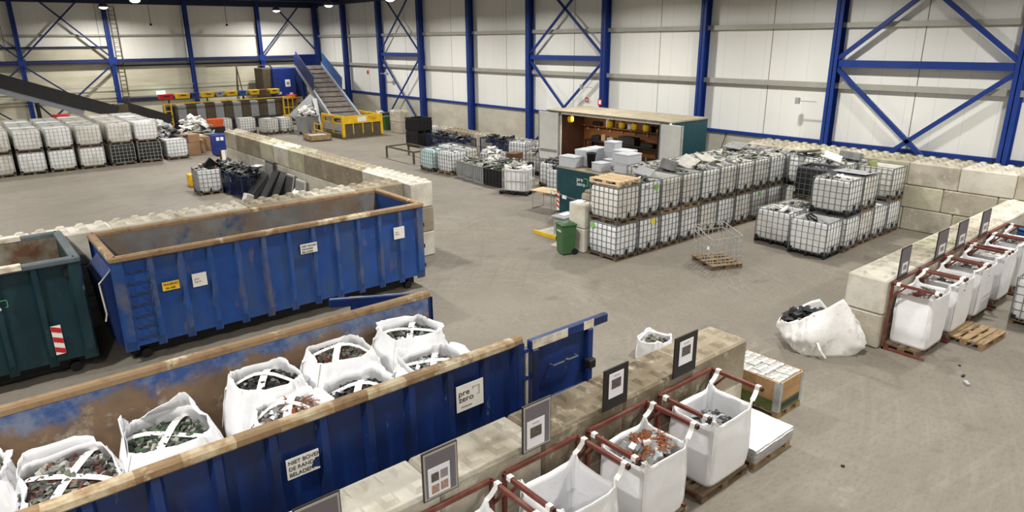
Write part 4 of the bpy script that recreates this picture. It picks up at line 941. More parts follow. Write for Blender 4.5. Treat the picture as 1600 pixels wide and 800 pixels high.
def crate_maker(m, L=1.0, W=1.2, H=.76, ribs=True):
    def mk():
        t = thing('plastic_crate', 'x', 'crate'); T = .035
        mb = MB().bx(-L / 2, L / 2, -W / 2, -W / 2 + T, .12, H).bx(-L / 2, L / 2, W / 2 - T, W / 2, .12, H).bx(-L / 2, -L / 2 + T, -W / 2, W / 2, .12, H).bx(L / 2 - T, L / 2, -W / 2, W / 2, .12, H).bx(-L / 2, L / 2, -W / 2, W / 2, .12, .16)
        for i in range(6):
            y = -W / 2 + W * i / 5
            for s in (-1, 1): mb.box((s * (L / 2 + .008), y * .97, .44), (.03, .05, .62))
        for i in range(5):
            x = -L / 2 + L * i / 4
            for s in (-1, 1): mb.box((x * .97, s * (W / 2 + .008), .44), (.05, .03, .62))
        mb.build('crate_walls', m, t)
        r = MB()
        for s in (-1, 1): r.box((0, s * (W / 2), H), (L + .05, .06, .05)).box((s * (L / 2), 0, H), (.06, W + .05, .05))
        r.build('rim', m, t)
        for x in (-L / 2 + .07, 0, L / 2 - .07): MB().bx(x - .06, x + .06, -W / 2 + .02, W / 2 - .02, 0, .12).build('skid', m, t)
        return t
    return mk
def crate(label, x, y, rz, m, z=0, group=None, **kw): return place(('crate', m) + tuple(sorted(kw.items())), crate_maker(m, **kw), (x, y, z), R(rz), label, group)
GC = 'crates of scrap in the middle group'
cr = [(20.15, 28.0 - .25, 'grey_plastic', 'grey plastic crate of scrap, first right of the tank on the wooden pallet'), (20.05, 26.95, 'grey_plastic', 'grey plastic crate of scrap, second right of the tank on the wooden pallet'), (19.98, 26.12, 'grey_plastic', 'grey plastic crate of scrap touching the black crate'), (19.95, 25.0, 'black_plastic', 'black crate with a white note, full of green boards')]
for i, (x, y, m, lb) in enumerate(cr):
    crate(lb, x, y, 4, m, 0, GC, L=1.2, W=.74 if i < 3 else 1.2, H=.8)
    heap('mc%d' % i, 'dark and greenish scrap in the %s' % ('first grey crate', 'second grey crate', 'third grey crate', 'black crate')[i], 'scrap', (x, y, .7), 0, rx=.5, ry=.32 if i < 3 else .5, h=.16, pal='grey' if i < 3 else 'green', n=60, size=.2, seed=150 + i, square=.6)
crate('black crate of scrap behind the grey crates', 21.35, 25.6, 4, 'black_plastic', 0, GC, L=1.2, W=1.2, H=.8)
heap('mc5', 'green boards in the rear black crate', 'scrap', (21.35, 25.6, .7), 0, rx=.5, ry=.5, h=.2, pal='green', n=60, size=.2, seed=156, square=.6)
crate('grey crate of white parts in the second line of the middle group', 21.3, 27.2, 4, 'grey_plastic', 0, GC, L=1.2, W=.8, H=.8)
heap('mc6', 'white parts in the second-line grey crate', 'scrap', (21.3, 27.2, .7), 0, rx=.5, ry=.32, h=.2, pal='white', n=40, size=.2, seed=157, square=.6)
b = panel_box('dark brown box standing on the scrap before the tall tank', 22.6, 27.2, .5, (.75, .6, 1.0), (0, 0, R(20)), 'scrap_brown', 'storage_box', 'box')
# wire cage on a dark pallet holding a white bag
t = thing('wire_cage', 'open barred cage on a dark pallet holding a full white bag', 'cage', (19.45, 23.15, 0), R(26))
a, b_ = pallet_mb(1.25, 1.35, .14); a.build('deck_boards', 'black_steel', t); b_.build('bearers', 'black_steel', t)
mb = MB()
for z in (.2, .62, 1.08):
    p = rrect(.56, .62, .18, 4); mb.tube([(x, y, z) for x, y in p], .018, 6, True)
for x, y in rrect(.56, .62, .18, 2):
    mb.bar((x, y, .14), (x, y, 1.08), .02)
for s in (-1, 1):
    for q in (-.3, -.1, .1, .3): mb.bar((q, s * .62, .14), (q, s * .62, 1.08), .02).bar((s * .56, q * 1.1, .14), (s * .56, q * 1.1, 1.08), .02)
mb.build('cage_bars', 'cage_light', t)
t = thing('bulk_bag', 'white bag filling the barred cage on the dark pallet', 'bag', (19.45, 23.15, .15), R(26))
cb = cloth(.98, 1.1, .98, 91, bulge=.04, amp=.03, sq=.5, rim=.12, inner=.3); cb.build('sack', 'bag', t, True)
heap('cb', 'crumpled white liner bulging out of the barred cage', 'scrap', (19.45, 23.15, 1.02), .4, rx=.42, ry=.48, h=.22, pal='white', n=26, size=.26, seed=160, square=.7)
# stacked black crates and steel trestle
for i in range(2): crate('%s black plastic crate of the tall dark stack' % ('lower', 'upper')[i], 23.75, 38.3, 5, 'black_plastic', .92 * i, 'two stacked black crates', L=1.2, W=1.2, H=.9)
t = thing('steel_trestle', 'low brown steel trestle standing in the aisle before the black crates', 'trestle', (20.6, 34.2, 0), R(0))
for x in (-.75, .75):
    for y in (-1.5, 1.5): MB().cbox((x, y, .33), (.1, .1, .66), .01).build('leg', 'machine_brown', t)
MB().bar((-.75, -1.5, .66), (-.75, 1.5, .66), .08).bar((.75, -1.5, .66), (.75, 1.5, .66), .08).bar((-.75, -1.5, .66), (.75, -1.5, .66), .08).bar((-.75, 1.5, .66), (.75, 1.5, .66), .08).build('top_frame', 'machine_brown', t)
# dark mesh cages with screens
def meshcage_maker(m='navy_cage', L=1.2, W=1.0, H=.95):
    def mk():
        t = thing('mesh_cage', 'x', 'cage'); fr = MB()
        for x in (-L / 2, L / 2):
            for y in (-W / 2, W / 2): fr.bar((x, y, 0), (x, y, H), .05)
        for z in (.12, H):
            for s in (-1, 1): fr.bar((-L / 2, s * W / 2, z), (L / 2, s * W / 2, z), .045).bar((s * L / 2, -W / 2, z), (s * L / 2, W / 2, z), .045)
        fr.build('frame', m, t)
        ms = MB().bx(-L / 2, L / 2, -W / 2, W / 2, .1, .13)
        for i in range(1, 12):
            for s in (-1, 1):
                ms.bar((-L / 2 + L * i / 12, s * W / 2, .12), (-L / 2 + L * i / 12, s * W / 2, H), .012); ms.bar((s * L / 2, -W / 2 + W * i / 12, .12), (s * L / 2, -W / 2 + W * i / 12, H), .012)
        for i in range(1, 8):
            z = .12 + (H - .12) * i / 8
            for s in (-1, 1): ms.bar((-L / 2, s * W / 2, z), (L / 2, s * W / 2, z), .012).bar((s * L / 2, -W / 2, z), (s * L / 2, W / 2, z), .012)
        ms.build('wire_mesh', m, t); return t
    return mk
def meshcage(label, x, y, rz, z=0, group=None, m='navy_cage', **kw): return place(('mc', m) + tuple(sorted(kw.items())), meshcage_maker(m, **kw), (x, y, z), R(rz), label, group)
for i, (x, y) in enumerate(((23.9, 36.2), (23.9, 34.9), (23.9, 33.6), (25.4, 32.6), (25.4, 31.2))):
    meshcage('dark blue mesh cage of screens under the right-hand wall, %s from the black crates' % ORD[i], x, y, 90 + 3 * (i % 2), 0, 'dark mesh cages under the right-hand wall')
    heap('mk%d' % (i % 3), 'black screens and frames in the %s dark mesh cage' % ORD[i], 'scrap', (x, y, .85), 0, rx=.5, ry=.42, h=.16, pal='black', n=50, size=.3, seed=170 + i % 3, square=.6, flat=.12)
# ---------------------------------------------------------------- left middle group by the long block wall
tank(8.8, 32.65, 0, -4, 'caged tank with black parts on top, standing left of the blue mesh cages', None, body='tank', top='open')
heap('lm', 'black flat parts standing in the tank left of the blue mesh cages', 'scrap', (8.8, 32.65, 1.0), 0, rx=.42, ry=.5, h=.14, pal='mixed', n=30, size=.32, seed=180, square=.6, flat=.1)
panel_box('black panel leaning out of the tank left of the blue cages', 9.0, 32.4, 1.25, (.7, .08, .5), (R(20), R(40), R(30)), 'scrap_black', 'flat_panel', 'panel')
o = MB().cbox((0, 0, .3), (.6, .5, .6), .04).build('storage_tub', 'yellow', None, loc=(8.8, 34.7, 0)); tag(o, 'yellow tub half hidden behind the single tank', 'tub')
for i, (x, y) in enumerate(((9.85, 33.2), (9.9, 31.95), (10.0, 30.7))):
    meshcage('blue mesh cage of dismantled parts by the long block wall, %s' % ('farthest', 'middle', 'nearest')[i], x, y, 90 + (4, -3, 2)[i], 0, 'blue mesh cages by the long block wall', H=1.0)
    heap('ml%d' % i, 'black and silver parts heaped in the %s blue mesh cage' % ('farthest', 'middle', 'nearest')[i], 'scrap', (x, y, .9), 0, rx=.46, ry=.52, h=.26, pal='black', n=110, size=.28, seed=185 + i, square=.7, flat=.14)
def flat_panel(label, x, y, z, w_, h, th, tilt, rz, m, face=None):
    """flat screen or lid leaning back: local x width, z height"""
    t = thing('flat_panel', label, 'panel', (x, y, z), R(rz)); e = Euler((R(tilt), 0, 0)).to_matrix()
    MB().cbox(e @ Vector((0, 0, h / 2)), (w_, th, h), .02, e).build('panel_body', m, t)
    MB().box(e @ Vector((0, -th / 2 - .003, h / 2)), (w_ * .9, .006, h * .88), e).build('panel_face', face or m, t)
    MB().box(e @ Vector((0, th / 2 + .015, h * .45)), (w_ * .5, .03, h * .4), e).build('rear_cover', 'black_plastic', t)
    return t
# leaning along the inside of the block wall (x about 10.6), faces to -x : rz = -90
flat_panel('tall dark grey panel standing against the block wall', 10.42, 29.2, 0, .95, 1.7, .1, -4, -90, 'scrap_dark', 'scrap_grey')
flat_panel('slatted grey panel leaning on the block wall', 10.2, 27.1, 0, .9, 1.45, .07, -14, -90, 'scrap_grey', 'scrap_dark')
flat_panel('second pale slatted panel leaning on the first', 10.3, 26.0, 0, .9, 1.35, .07, -10, -90, 'scrap_pale', 'scrap_grey')
flat_panel('dark square panel at the near end of the leaning row', 10.4, 24.2, 0, 1.1, 1.15, .2, -10, -82, 'scrap_dark', 'scrap_dark')
flat_panel('long black slab tipped against the blue mesh cage, leftmost of the leaning slabs', 9.5, 29.6, 0, .62, 1.5, .26, -44, -90, 'scrap_dark', 'scrap_black')
flat_panel('black slab second from the blue mesh cages', 9.75, 28.5, 0, .6, 1.6, .28, -34, -88, 'scrap_black', 'scrap_black')
flat_panel('black screen with lights in the middle of the leaning row', 9.9, 27.7, 0, .6, 1.55, .22, -27, -90, 'screen_black', 'screen_black')
flat_panel('white panel leaning low at the front of the row', 9.7, 26.4, 0, .6, 1.3, .1, -42, -96, 'scrap_white', 'scrap_white')
flat_panel('small round-cornered white casing on the floor of the row', 9.1, 28.6, 0, .45, .55, .3, -20, -90, 'scrap_pale', 'scrap_white')
t = thing('reflector_dish', 'silver dish standing on a pole among the leaning panels', 'dish', (10.2, 29.9, 0))
MB().cyl((0, 0, 0), (0, 0, 1.3), .025, 8).build('pole', 'black_steel', t); MB().lathe((0, 0, 1.3), [(0, 0), (.18, .04), (.28, .14)], 18).build('dish', 'scrap_silver', t, True, rot=None)
t = thing('wooden_post', 'brown post with white panel at the far end of the block wall', 'post', (10.45, 35.75, 0)); MB().cbox((0, 0, .75), (.08, .08, 1.5), .01).build('post', 'brown_dark', t); MB().bx(.05, .4, -.02, .02, .4, 1.4).build('panel', 'white_paint', t)
# ---------------------------------------------------------------- workshop body
x0, x1, y0, y1, zf, zt = 22.45, 24.9, 17.2, 24.45, .98, 3.4
t = thing('workshop_body', 'dark green lorry body used as an open workshop with white doors', 'workshop', (x0, y0, 0)); L, D = y1 - y0, x1 - x0
MB().bx(-.12, D + .02, -.03, L + .03, zt - .06 - .0, zt).build('roof', 'roof_felt', t)
MB().bx(0, D, 0, .06, zf, zt - .06).build('end_wall', 'dark_green', t)
MB().bx(0, D, L - .06, L, zf, zt - .06).build('end_wall', 'dark_green', t)
bw = MB().bx(D - .06, D, .06, L - .06, zf, zt - .06).build('back_wall', 'dark_green', t)
MB().bx(D - .075, D - .061, .06, L - .06, zf + .1, zt - .07).build('inner_lining', 'brown_ply', bw)
MB().bx(.05, D - .06, .06, .075, zf + .1, zt - .07).bx(.05, D - .06, L - .075, L - .06, zf + .1, zt - .07).build('inner_lining', 'brown_dark', bw)
MB().bx(0, D, 0, L, zf - .1, zf + .06).build('body_floor', 'brown_dark', t)
MB().bx(.02, .08, .0, L, zt - .16, zt - .06).bx(.0, .07, .0, .1, zf, zt - .06).bx(.0, .07, L - .1, L, zf, zt - .06).build('door_frame', 'white_paint', t)
for y in (.5, 2.6, 4.7, L - .5):
    for x in (.35, D - .35): MB().cbox((x, y, (zf - .1) / 2), (.16, .16, zf - .1), .02).build('support_leg', 'black_steel', t)
MB().bx(.35, D - .35, .3, L - .3, zf - .26, zf - .1).build('chassis_beam', 'black_steel', t)
MB().bx(.02, .07, .06, .5, zf, zt - .06).bx(.02, .07, L - .84, L - .06, zf, zt - .06).build('front_panel', 'white_paint', t)
def shop_door(hx, hy, rz, wd, m):
    d = MB().bx(0, wd, -.03, .03, zf + .08, zt - .1).build('door', 'white_paint', t, loc=(hx, hy, 0), rot=(0, 0, rz))
    MB().bx(.12, wd - .1, -.036, -.03, zf + .78, zf + .9).bx(.12, wd - .1, .03, .036, zf + .42, zf + .56).build('kick_strip', 'grey_girt', d)
    MB().bx(0, .05, -.05, .05, zf + .05, zt - .06).build('door_edge', 'machine_grey', d); MB().bx(wd - .05, wd, -.045, .045, zf + .05, zt - .08).build('door_edge', 'machine_grey', d)
    return d
shop_door(-.05, L - .82, R(96), 1.3, None)
shop_door(-.05, .48, R(-97), 1.22, None)
MB().bx(-.14, -.02, -.05, .0, zf, zt - .05).build('corner_strip', 'white_paint', t)
tl = thing('strip_lamp', 'white strip lamp under the roof edge of the workshop', 'lamp', (x0 + .5, y0 + 5.2, zt - .14))
MB().cbox((0, 0, 0), (.12, 1.5, .07), .02).build('lamp_body', 'white_paint', tl); MB().bx(-.04, .04, -.7, .7, -.05, -.036).build('tube', 'lamp_glow_soft', tl)
ll = bpy.data.lights.new('lamp_light', 'AREA'); ll.shape = 'RECTANGLE'; ll.size = .1; ll.size_y = 1.4; ll.energy = 60; ll.color = (1, .93, .82)
lo = bpy.data.objects.new('lamp_light', ll); COL.objects.link(lo); lo.parent = tl; lo.location = (0, 0, -.06)
# inside the workshop: things that stand or hang there
bx_, by_ = x0, y0
t = thing('workbench', 'dark workbench along the back of the workshop', 'workbench', (x1 - .45, y0 + 4.25, zf + .06))
MB().cbox((0, 0, .82), (.62, 4.6, .06), .01).build('bench_top', 'bench_dark', t)
for y in (-2.2, -.7, .8, 2.2):
    for x in (-.25, .25): MB().bx(x - .03, x + .03, y - .03, y + .03, 0, .8).build('leg', 'black_steel', t)
MB().bx(-.28, .28, -2.2, 2.2, .25, .29).build('lower_shelf', 'brown_dark', t)
t = thing('tool_shelf', 'long white-bracketed shelf on the brown back wall of the workshop', 'shelf', (x1 - .27, y0 + 4.6, 2.52))
MB().bx(-.15, .15, -2.4, 2.4, 0, .03).build('shelf_board', 'brown_ply', t)
for i in range(7): MB().bx(.1, .16, -2.3 + .76 * i, -2.27 + .76 * i, -.22, 0).bx(-.14, .14, -2.3 + .76 * i, -2.27 + .76 * i, -.03, 0).build('bracket', 'worn_white', t)
t = thing('storage_rack', 'grey metal storage rack at the right end of the workshop', 'rack', (x1 - .6, y0 + 1.15, zf + .06))
for x in (-.3, .3):
    for y in (-.55, .55): MB().bx(x - .02, x + .02, y - .02, y + .02, 0, 1.9).build('upright', 'machine_grey', t)
for z in (.35, .85, 1.3, 1.75): MB().bx(-.3, .3, -.55, .55, z, z + .03).build('rack_shelf', 'machine_pale', t)
MB().bx(x1 - .95, x1 - .2, y0 + 1.78, y0 + 1.84, zf + .06, zt - .1).build('partition', 'brown_dark')
tag(bpy.data.objects['partition'], 'brown partition board between bench and rack in the workshop', 'partition')
stuff = [('dark toolbox', 'bench_dark', (.4, .9, .3), .88 + .15, 0, 1.9, 'large dark toolbox on the workbench'), ('tool_case', 'bench_dark', (.3, .4, .2), .98, 0, .4, 'small dark case at the left part of the workbench'),
         ('instrument', 'white_paint', (.25, .35, .22), 1.42 + .14, 1, .35, 'white instrument on the workshop shelf'), ('machine', 'bench_dark', (.3, .5, .3), 1.0, 0, -1.4, 'dark machine at the right part of the workbench')]
def on_bench(name, m, d, dy, lb, z, dx=0.):
    o = MB().cbox((0, 0, d[2] / 2), d, .015).box((0, 0, d[2] + .012), (d[0] * .6, d[1] * .5, .024)).build(name, m, None, loc=(x1 - .45 + dx, y0 + 4.4 + dy, z)); tag(o, lb, 'tool' if 'tool' in name else 'box')
zb = zf + .06 + .85; zs = 2.55
on_bench('toolbox', 'bench_dark', (.4, 1.0, .34), -.5, 'large dark toolbox in the middle of the workbench', zb); on_bench('tool_case', 'bench_dark', (.35, .5, .22), 1.5, 'dark tool case on the left of the workbench', zb)
on_bench('tool_case', 'grey_plastic', (.3, .4, .2), .55, 'grey tool case on the workbench', zb); on_bench('bench_box', 'cardboard', (.3, .26, .3), 1.0, 'small cardboard box on the workbench', zb); on_bench('tool_case', 'bench_dark', (.35, .7, .16), -1.7, 'flat dark tool case on the right of the workbench', zb)
on_bench('instrument', 'worn_white', (.2, .3, .36), .9, 'white upright device on the workshop shelf', zs, .18); on_bench('shelf_tin', 'scrap_silver', (.18, .22, .24), -.4, 'silver tin on the workshop shelf', zs, .18)
on_bench('shelf_tin', 'bench_dark', (.2, .4, .2), .2, 'dark tin on the workshop shelf', zs, .18); on_bench('shelf_box', 'bench_dark', (.2, .5, .18), 1.7, 'dark box on the left of the workshop shelf', zs, .18); on_bench('shelf_box', 'bench_dark', (.2, .3, .24), -1.6, 'dark box on the right of the workshop shelf', zs, .18)
on_bench('shelf_box', 'worn_white', (.2, .2, .16), -2.1, 'white box at the right end of the workshop shelf', zs, .18)
for i, (dy, z, m) in enumerate(((-3.25, .35, 'bench_dark'), (-3.25, .85, 'scrap_brown'), (-3.05, 1.3, 'bench_dark'))):
    o = MB().cbox((0, 0, .13), (.4, .6, .26), .02).build('storage_box', m, None, loc=(x1 - .6, y0 + 4.4 + dy, zf + .09 + z)); tag(o, '%s box on the %s shelf of the storage rack' % (('dark', 'brown', 'black')[i], ('lowest', 'second', 'third')[i]), 'box')
for i, y in enumerate((y1 - 1.15, y0 + 3.6, y0 + 2.9, y0 + 2.2, y0 + 1.55)):
    t = thing('cable_reel', 'yellow hanging cable reel in the workshop opening, %s from the left' % ORD[i], 'cable reel', (x0 + .35, y, 3.0), 0, 'yellow cable reels hanging in the workshop')
    MB().lathe((0, 0, 0), [(0, -.15), (.1, -.15), (.15, -.08), (.15, .08), (.1, .15), (0, .15)], 16).build('housing', 'yellow', t, True)
    MB().bar((0, 0, .14), (0, 0, .35), .04).build('hanger', 'black_steel', t); MB().cyl((0, 0, -.14), (0, 0, -.3), .008, 6).build('cable', 'black_steel', t)
for y, h in ((y0 + 1.35, .75), (y0 + .75, .75)):
    o = MB().cyl((0, 0, 0), (0, 0, h), .03, 8).lathe((0, 0, 0), [(.09, 0), (.09, .02), (.03, .02)], 12).build('handrail_post', 'machine_grey', None, loc=(x0 + .2, y, zf + .06)); tag(o, 'upright grey post at the workshop edge, %s the white door' % ('second from' if y > y0 + 1 else 'beside'), 'post')
# ---------------------------------------------------------------- logo box in front of it
t = thing('container_box', 'dark green box unit with a pale top and white logo lettering', 'container', (18.0, 16.1, 0))
MB().cbox((1.15, 1.5, .98), (2.3, 3.0, 1.76), .015).build('box_body', 'dark_green', t)
MB().cbox((1.15, 1.5, 1.885), (2.34, 3.04, .05), .015).build('top_plate', 'roof_felt', t)
for x in (.3, 2.0):
    for y in (.3, 2.7): MB().bx(x - .12, x + .12, y - .12, y + .12, 0, .1).build('foot', 'black_steel', t)
RXN = (R(90), 0, R(-90))
def txtx(body, s, y, z): text(body, s, (-.012, y, z), RXN, 'logo_white', t, sx=1.15)
txtx('pre', .21, 1.9, 1.5); txtx('zero', .21, 1.9, 1.33)
MB().bx(-.016, -.012, 1.3, 1.52, 1.62, 1.645).bx(-.016, -.012, 1.3, 1.325, 1.36, 1.645).bx(-.016, -.012, 1.3, 1.4, 1.36, 1.385).build('logo_frame', 'logo_green', t)
MB().box((-.012, 2.9, .55), (.02, .14, .75)).build('warning_board', 'white_paint', t)
for i in range(4): MB().add and MB().prism([(2.83, .26 + .19 * i), (2.97, .34 + .19 * i), (2.97, .43 + .19 * i), (2.83, .35 + .19 * i)], -.026, -.022, 'x').build('red_stripe', 'red', t)
for i, (y, z) in enumerate(((2.4, .95), (1.6, .9), (.9, .86))):
    pass
# barrier chain with white cards from the table to the block
t = thing('barrier_line', 'thin barrier line with white cards strung before the logo box', 'barrier', (17.55, 17.2, 0))
MB().tube([(.2, 1.9, 1.0), (0, 1.0, .93), (-.1, 0, .92), (-.3, -.9, 1.0), (-.75, -1.75, 1.15)], .012, 5).build('line', 'machine_grey', t)
for p in ((.2, 1.85, .96), (0, 1.0, .9), (-.1, .1, .88)): MB().box(p, (.02, .22, .13)).build('card', 'white_paint', t)
MB().cyl((.2, 1.95, 0), (.2, 1.95, 1.0), .02, 8).build('post', 'machine_grey', t)
# foam boxes on the box unit
def foam(label, px, py, z, d, rz=0, m='foam'):
    t = thing('foam_box', label, 'box', (px, py, z), R(rz), 'grey foam boxes on the logo box')
    MB().cbox((0, 0, d[2] * .42), (d[0], d[1], d[2] * .84), .015).build('box_base', m, t); MB().cbox((0, 0, d[2] * .92), (d[0] + .02, d[1] + .02, d[2] * .16), .015).build('lid', m, t); return t
zt_ = 1.91
foam('foam box at the front left corner of the logo box', 18.35, 18.7, zt_, (.55, .75, .42), 5)
foam('foam box behind the front left one', 19.0, 18.55, zt_, (.6, .6, .62), 8)
foam('foam box at the back left by the workshop', 19.75, 18.7, zt_, (.6, .6, .6), 3)
foam('lower foam box of the tall stack at the back', 19.95, 17.95, zt_, (.5, .5, .46), 0); foam('upper foam box of the tall stack at the back', 19.95, 18.0, zt_ + .465, (.5, .5, .42), 6)
foam('low foam box behind the dark bin', 19.5, 17.5, zt_, (.5, .7, .3), 0)
foam('small foam box standing alone at the front edge', 18.55, 17.3, zt_, (.5, .5, .32), -4)
foam('lower foam box of the right stack, on the left', 19.3, 16.95, zt_, (.6, .55, .36), 0); foam('upper foam box of the right stack, on the left', 19.45, 16.95, zt_ + .365, (.62, .7, .36), 3)
foam('lower foam box of the right stack, on the right', 19.0, 16.45, zt_, (.7, .62, .34), 4); foam('upper foam box of the right stack, on the right', 19.05, 16.45, zt_ + .345, (.75, .68, .36), 0)
o = MB().lathe((0, 0, 0), [(0, 0), (.13, 0), (.18, .52), (.2, .52), (.2, .56), (.17, .56), (.14, .1)], 18).build('waste_bin', 'black_steel', None, True, loc=(18.75, 18.0, zt_)); tag(o, 'dark round bin between the foam boxes', 'bin')
# ---------------------------------------------------------------- small things around
t = thing('work_table', 'pale topped table on thin grey legs left of the logo box', 'table', (18.35, 19.95, 0), R(8))
MB().cbox((0, 0, .75), (.8, 1.3, .04), .01).build('table_top', 'pine_top', t)
for y in (-.55, .55): MB().tube([(-.34, y, .73), (-.36, y, .02), (.36, y, .02), (.34, y, .73)], .018, 6).build('leg', 'machine_grey', t)
t = thing('small_table', 'small grey table with a white sheet beside the concrete blocks', 'table', (16.2, 16.7, 0), R(4))
MB().cbox((0, 0, .7), (.9, .65, .05), .01).build('table_top', 'lid_grey', t)
for x in (-.36, .36): MB().bx(x - .04, x + .04, -.2, .2, 0, .68).build('leg', 'machine_grey', t)
o = MB().box((0, 0, 0), (.45, .3, .012)).box((.03, .02, .01), (.3, .24, .01), (0, 0, .3)).build('paper_sheet', 'paper', None, loc=(16.25, 16.75, .735)); tag(o, 'white paper lying on the small grey table', 'paper')
t = thing('wheelie_bin', 'green two-wheeled rubbish bin in front of the pale concrete blocks', 'bin', (14.68, 15.12, 0), R(-18))
MB().box((0, 0, .49), (.42, .44, .9), None, 1.16).build('bin_body', 'bin_green', t)
MB().cbox((.0, 0, .985), (.54, .56, .07), .02).box((0, 0, 1.03), (.44, .46, .03), None, .8).build('lid', 'bin_green', t)
for y in (-.24, .24): MB().cyl((.2, y - .03, .1), (.2, y + .03, .1), .1, 14).build('wheel', 'rubber', t)
MB().box((-.245, 0, .78), (.012, .26, .06), (0, R(-4), 0)).build('label_strip', 'worn_white', t)
t = thing('floor_scale', 'low floor scale with yellow edges before the small table', 'scale', (16.1, 17.0, 0), 0)
MB().cbox((0, 0, .05), (1.1, 1.1, .08), .01).build('platform', 'machine_pale', t)
MB().bx(-.62, -.55, -.6, .6, 0, .12).bx(-.62, .35, -.62, -.55, 0, .12).build('edge_guard', 'yellow', t)
o = MB().box((15.25, 15.95, .012), (.7, .45, .02), (0, 0, .3)).build('floor_sheet', 'machine_pale'); tag(o, 'pale flat sheet on the floor beside the wheelie bin', 'sheet')
o = MB().cbox((0, 0, .12), (.5, .45, .24), .06).cbox((.05, .05, .27), (.35, .3, .1), .04).build('rubble_lump', 'block_dark', None, loc=(15.75, 15.1, 1.6)); tag(o, 'brown lump and packing on top of the concrete blocks', 'lump')
o = MB().box((0, 0, .01), (.4, .3, .02), (0, 0, .4)).build('paper_sheet', 'paper', None, loc=(15.3, 15.15, 1.6)); tag(o, 'white sheet on the concrete block by the wheelie bin', 'paper')
# empty bent cage on a pallet
RZC = R(-24.4)
t = thing('wire_cage', 'empty bent wire cage on a worn pallet standing alone on the floor', 'cage', (17.42, 11.32, 0), RZC)
a, b_ = pallet_mb(1.02, 1.18, .15); a.build('deck_boards', 'wood', t); b_.build('bearers', 'wood_dark', t)
mb = MB(); hx, hy = .47, .56; zz = (1.1, 1.02, .9, .86)
cor = [(-hx, -hy), (hx, -hy), (hx, hy), (-hx, hy)]; tops_ = [(-hx - .05, -hy + .02, .92), (hx - .02, -hy, 1.0), (hx, hy, 1.16), (-hx - .04, hy, 1.12)]
for lv in (1., .8):
    p = [Vector(cor[i] + (.17,)).lerp(Vector(tops_[i]), lv) for i in range(4)]
    mb.tube(p, .015, 6, True)
for lv in (.5, .25):
    p = [Vector(cor[i] + (.17,)).lerp(Vector(tops_[i]), lv) for i in range(4)]
    mb.tube([p[3], p[0], p[1]], .01, 6)
for i in range(4):
    a_, b2 = cor[i], cor[(i + 1) % 4]; ta, tb = Vector(tops_[i]), Vector(tops_[(i + 1) % 4])
    n_ = (7, 8, 6, 7)[i]
    for k in range(n_):
        u = k / n_; q = Vector((a_[0] + (b2[0] - a_[0]) * u, a_[1] + (b2[1] - a_[1]) * u, .15)); tq = ta.lerp(tb, u) + Vector((.03 * math.sin(k * 2), .02 * math.cos(k * 3), 0))
        mb.bar(q, tq, .019)
mb.build('cage_bars', 'cage_light', t); MB().box((-.5, -.3, .62), (.02, .1, .1), (0, .2, .3)).build('paper_tag', 'paper', t)
# ---------------------------------------------------------------- framed notices on the low walls
def notice(label, x, y, zb, w_, h, style, group, rz=0):
    t = thing('notice_board', label, 'notice board', (x, y, zb), rz, group)
    if style == 'grey':
        MB().bx(-w_ / 2, w_ / 2, -.012, .012, 0, h).build('backing', 'board_black', t)
        MB().bx(-w_ / 2 + .012, w_ / 2 - .012, -.016, -.012, .015, h - .015).build('border', 'board_edge', t)
        MB().bx(-w_ / 2 + .035, w_ / 2 - .035, -.018, -.016, .04, h - .04).build('panel_face', 'board_grey', t)
        px, pw, pz, ph = -w_ * .06, w_ * .62, .05, h * .58
    elif style == 'black':
        MB().bx(-w_ / 2, w_ / 2, -.012, .012, 0, h).build('backing', 'board_black', t); px, pw, pz, ph = -.01, w_ * .6, h * .28, h * .6
    else:
        MB().bx(-w_ / 2, w_ / 2, -.012, .012, 0, h).build('backing', 'board_black', t)
        MB().bx(-w_ / 2 + .01, w_ / 2 - .01, -.015, -.012, h * .1, h - .02).build('panel_face', 'board_grey', t); px, pw, pz, ph = 0, w_ * .55, h * .16, h * .34
    p = MB().bx(px - pw / 2, px + pw / 2, -.023, -.019, pz, pz + ph).build('paper_sheet', 'paper', t)
    return p, px, pw, pz, ph
GN = 'framed notices along the foreground wall'
fgb = [(5.105, .48, .68, 'grey', 1.54, 'grey framed notice with a picture of boards, third from the floor end'), (6.6, .5, .64, 'black', 1.58, 'black notice board with a dark picture, second from the floor end'), (8.2, .56, .68, 'black', 1.56, 'black notice board with a dark picture, nearest the floor end'),
       (3.62, .48, .64, 'grey', 1.54, 'grey framed notice with four small pictures, fourth from the floor end'), (2.14, .5, .66, 'grey', 1.54, 'grey framed notice cut by the bottom of the picture')]
for x, w_, h, st, zb, lb in fgb:
    p, px, pw, pz, ph = notice(lb, x, 5.745, zb, w_, h, st, GN)
    Z0 = pz
    if 'four' in lb:
        for i, (a, b, m) in enumerate(((-.36, .5, 'photo_dark'), (.06, .52, 'ink_faded'), (-.36, .08, 'photo_tan'), (.06, .1, 'photo_tan'))):
            MB().bx(px + a * pw, px + (a + .34) * pw, -.0255, -.023, Z0 + ph * b, Z0 + ph * (b + .3)).build('printed_picture', m, p)
    else:
        MB().bx(px - pw * .32, px + pw * .32, -.0255, -.023, Z0 + ph * .36, Z0 + ph * .74).build('printed_picture', 'photo_dark', p)
        MB().bx(px - pw * .2, px + pw * .2, -.0255, -.023, Z0 + ph * .86, Z0 + ph * .89).build('printed_heading', 'ink_faded', p)
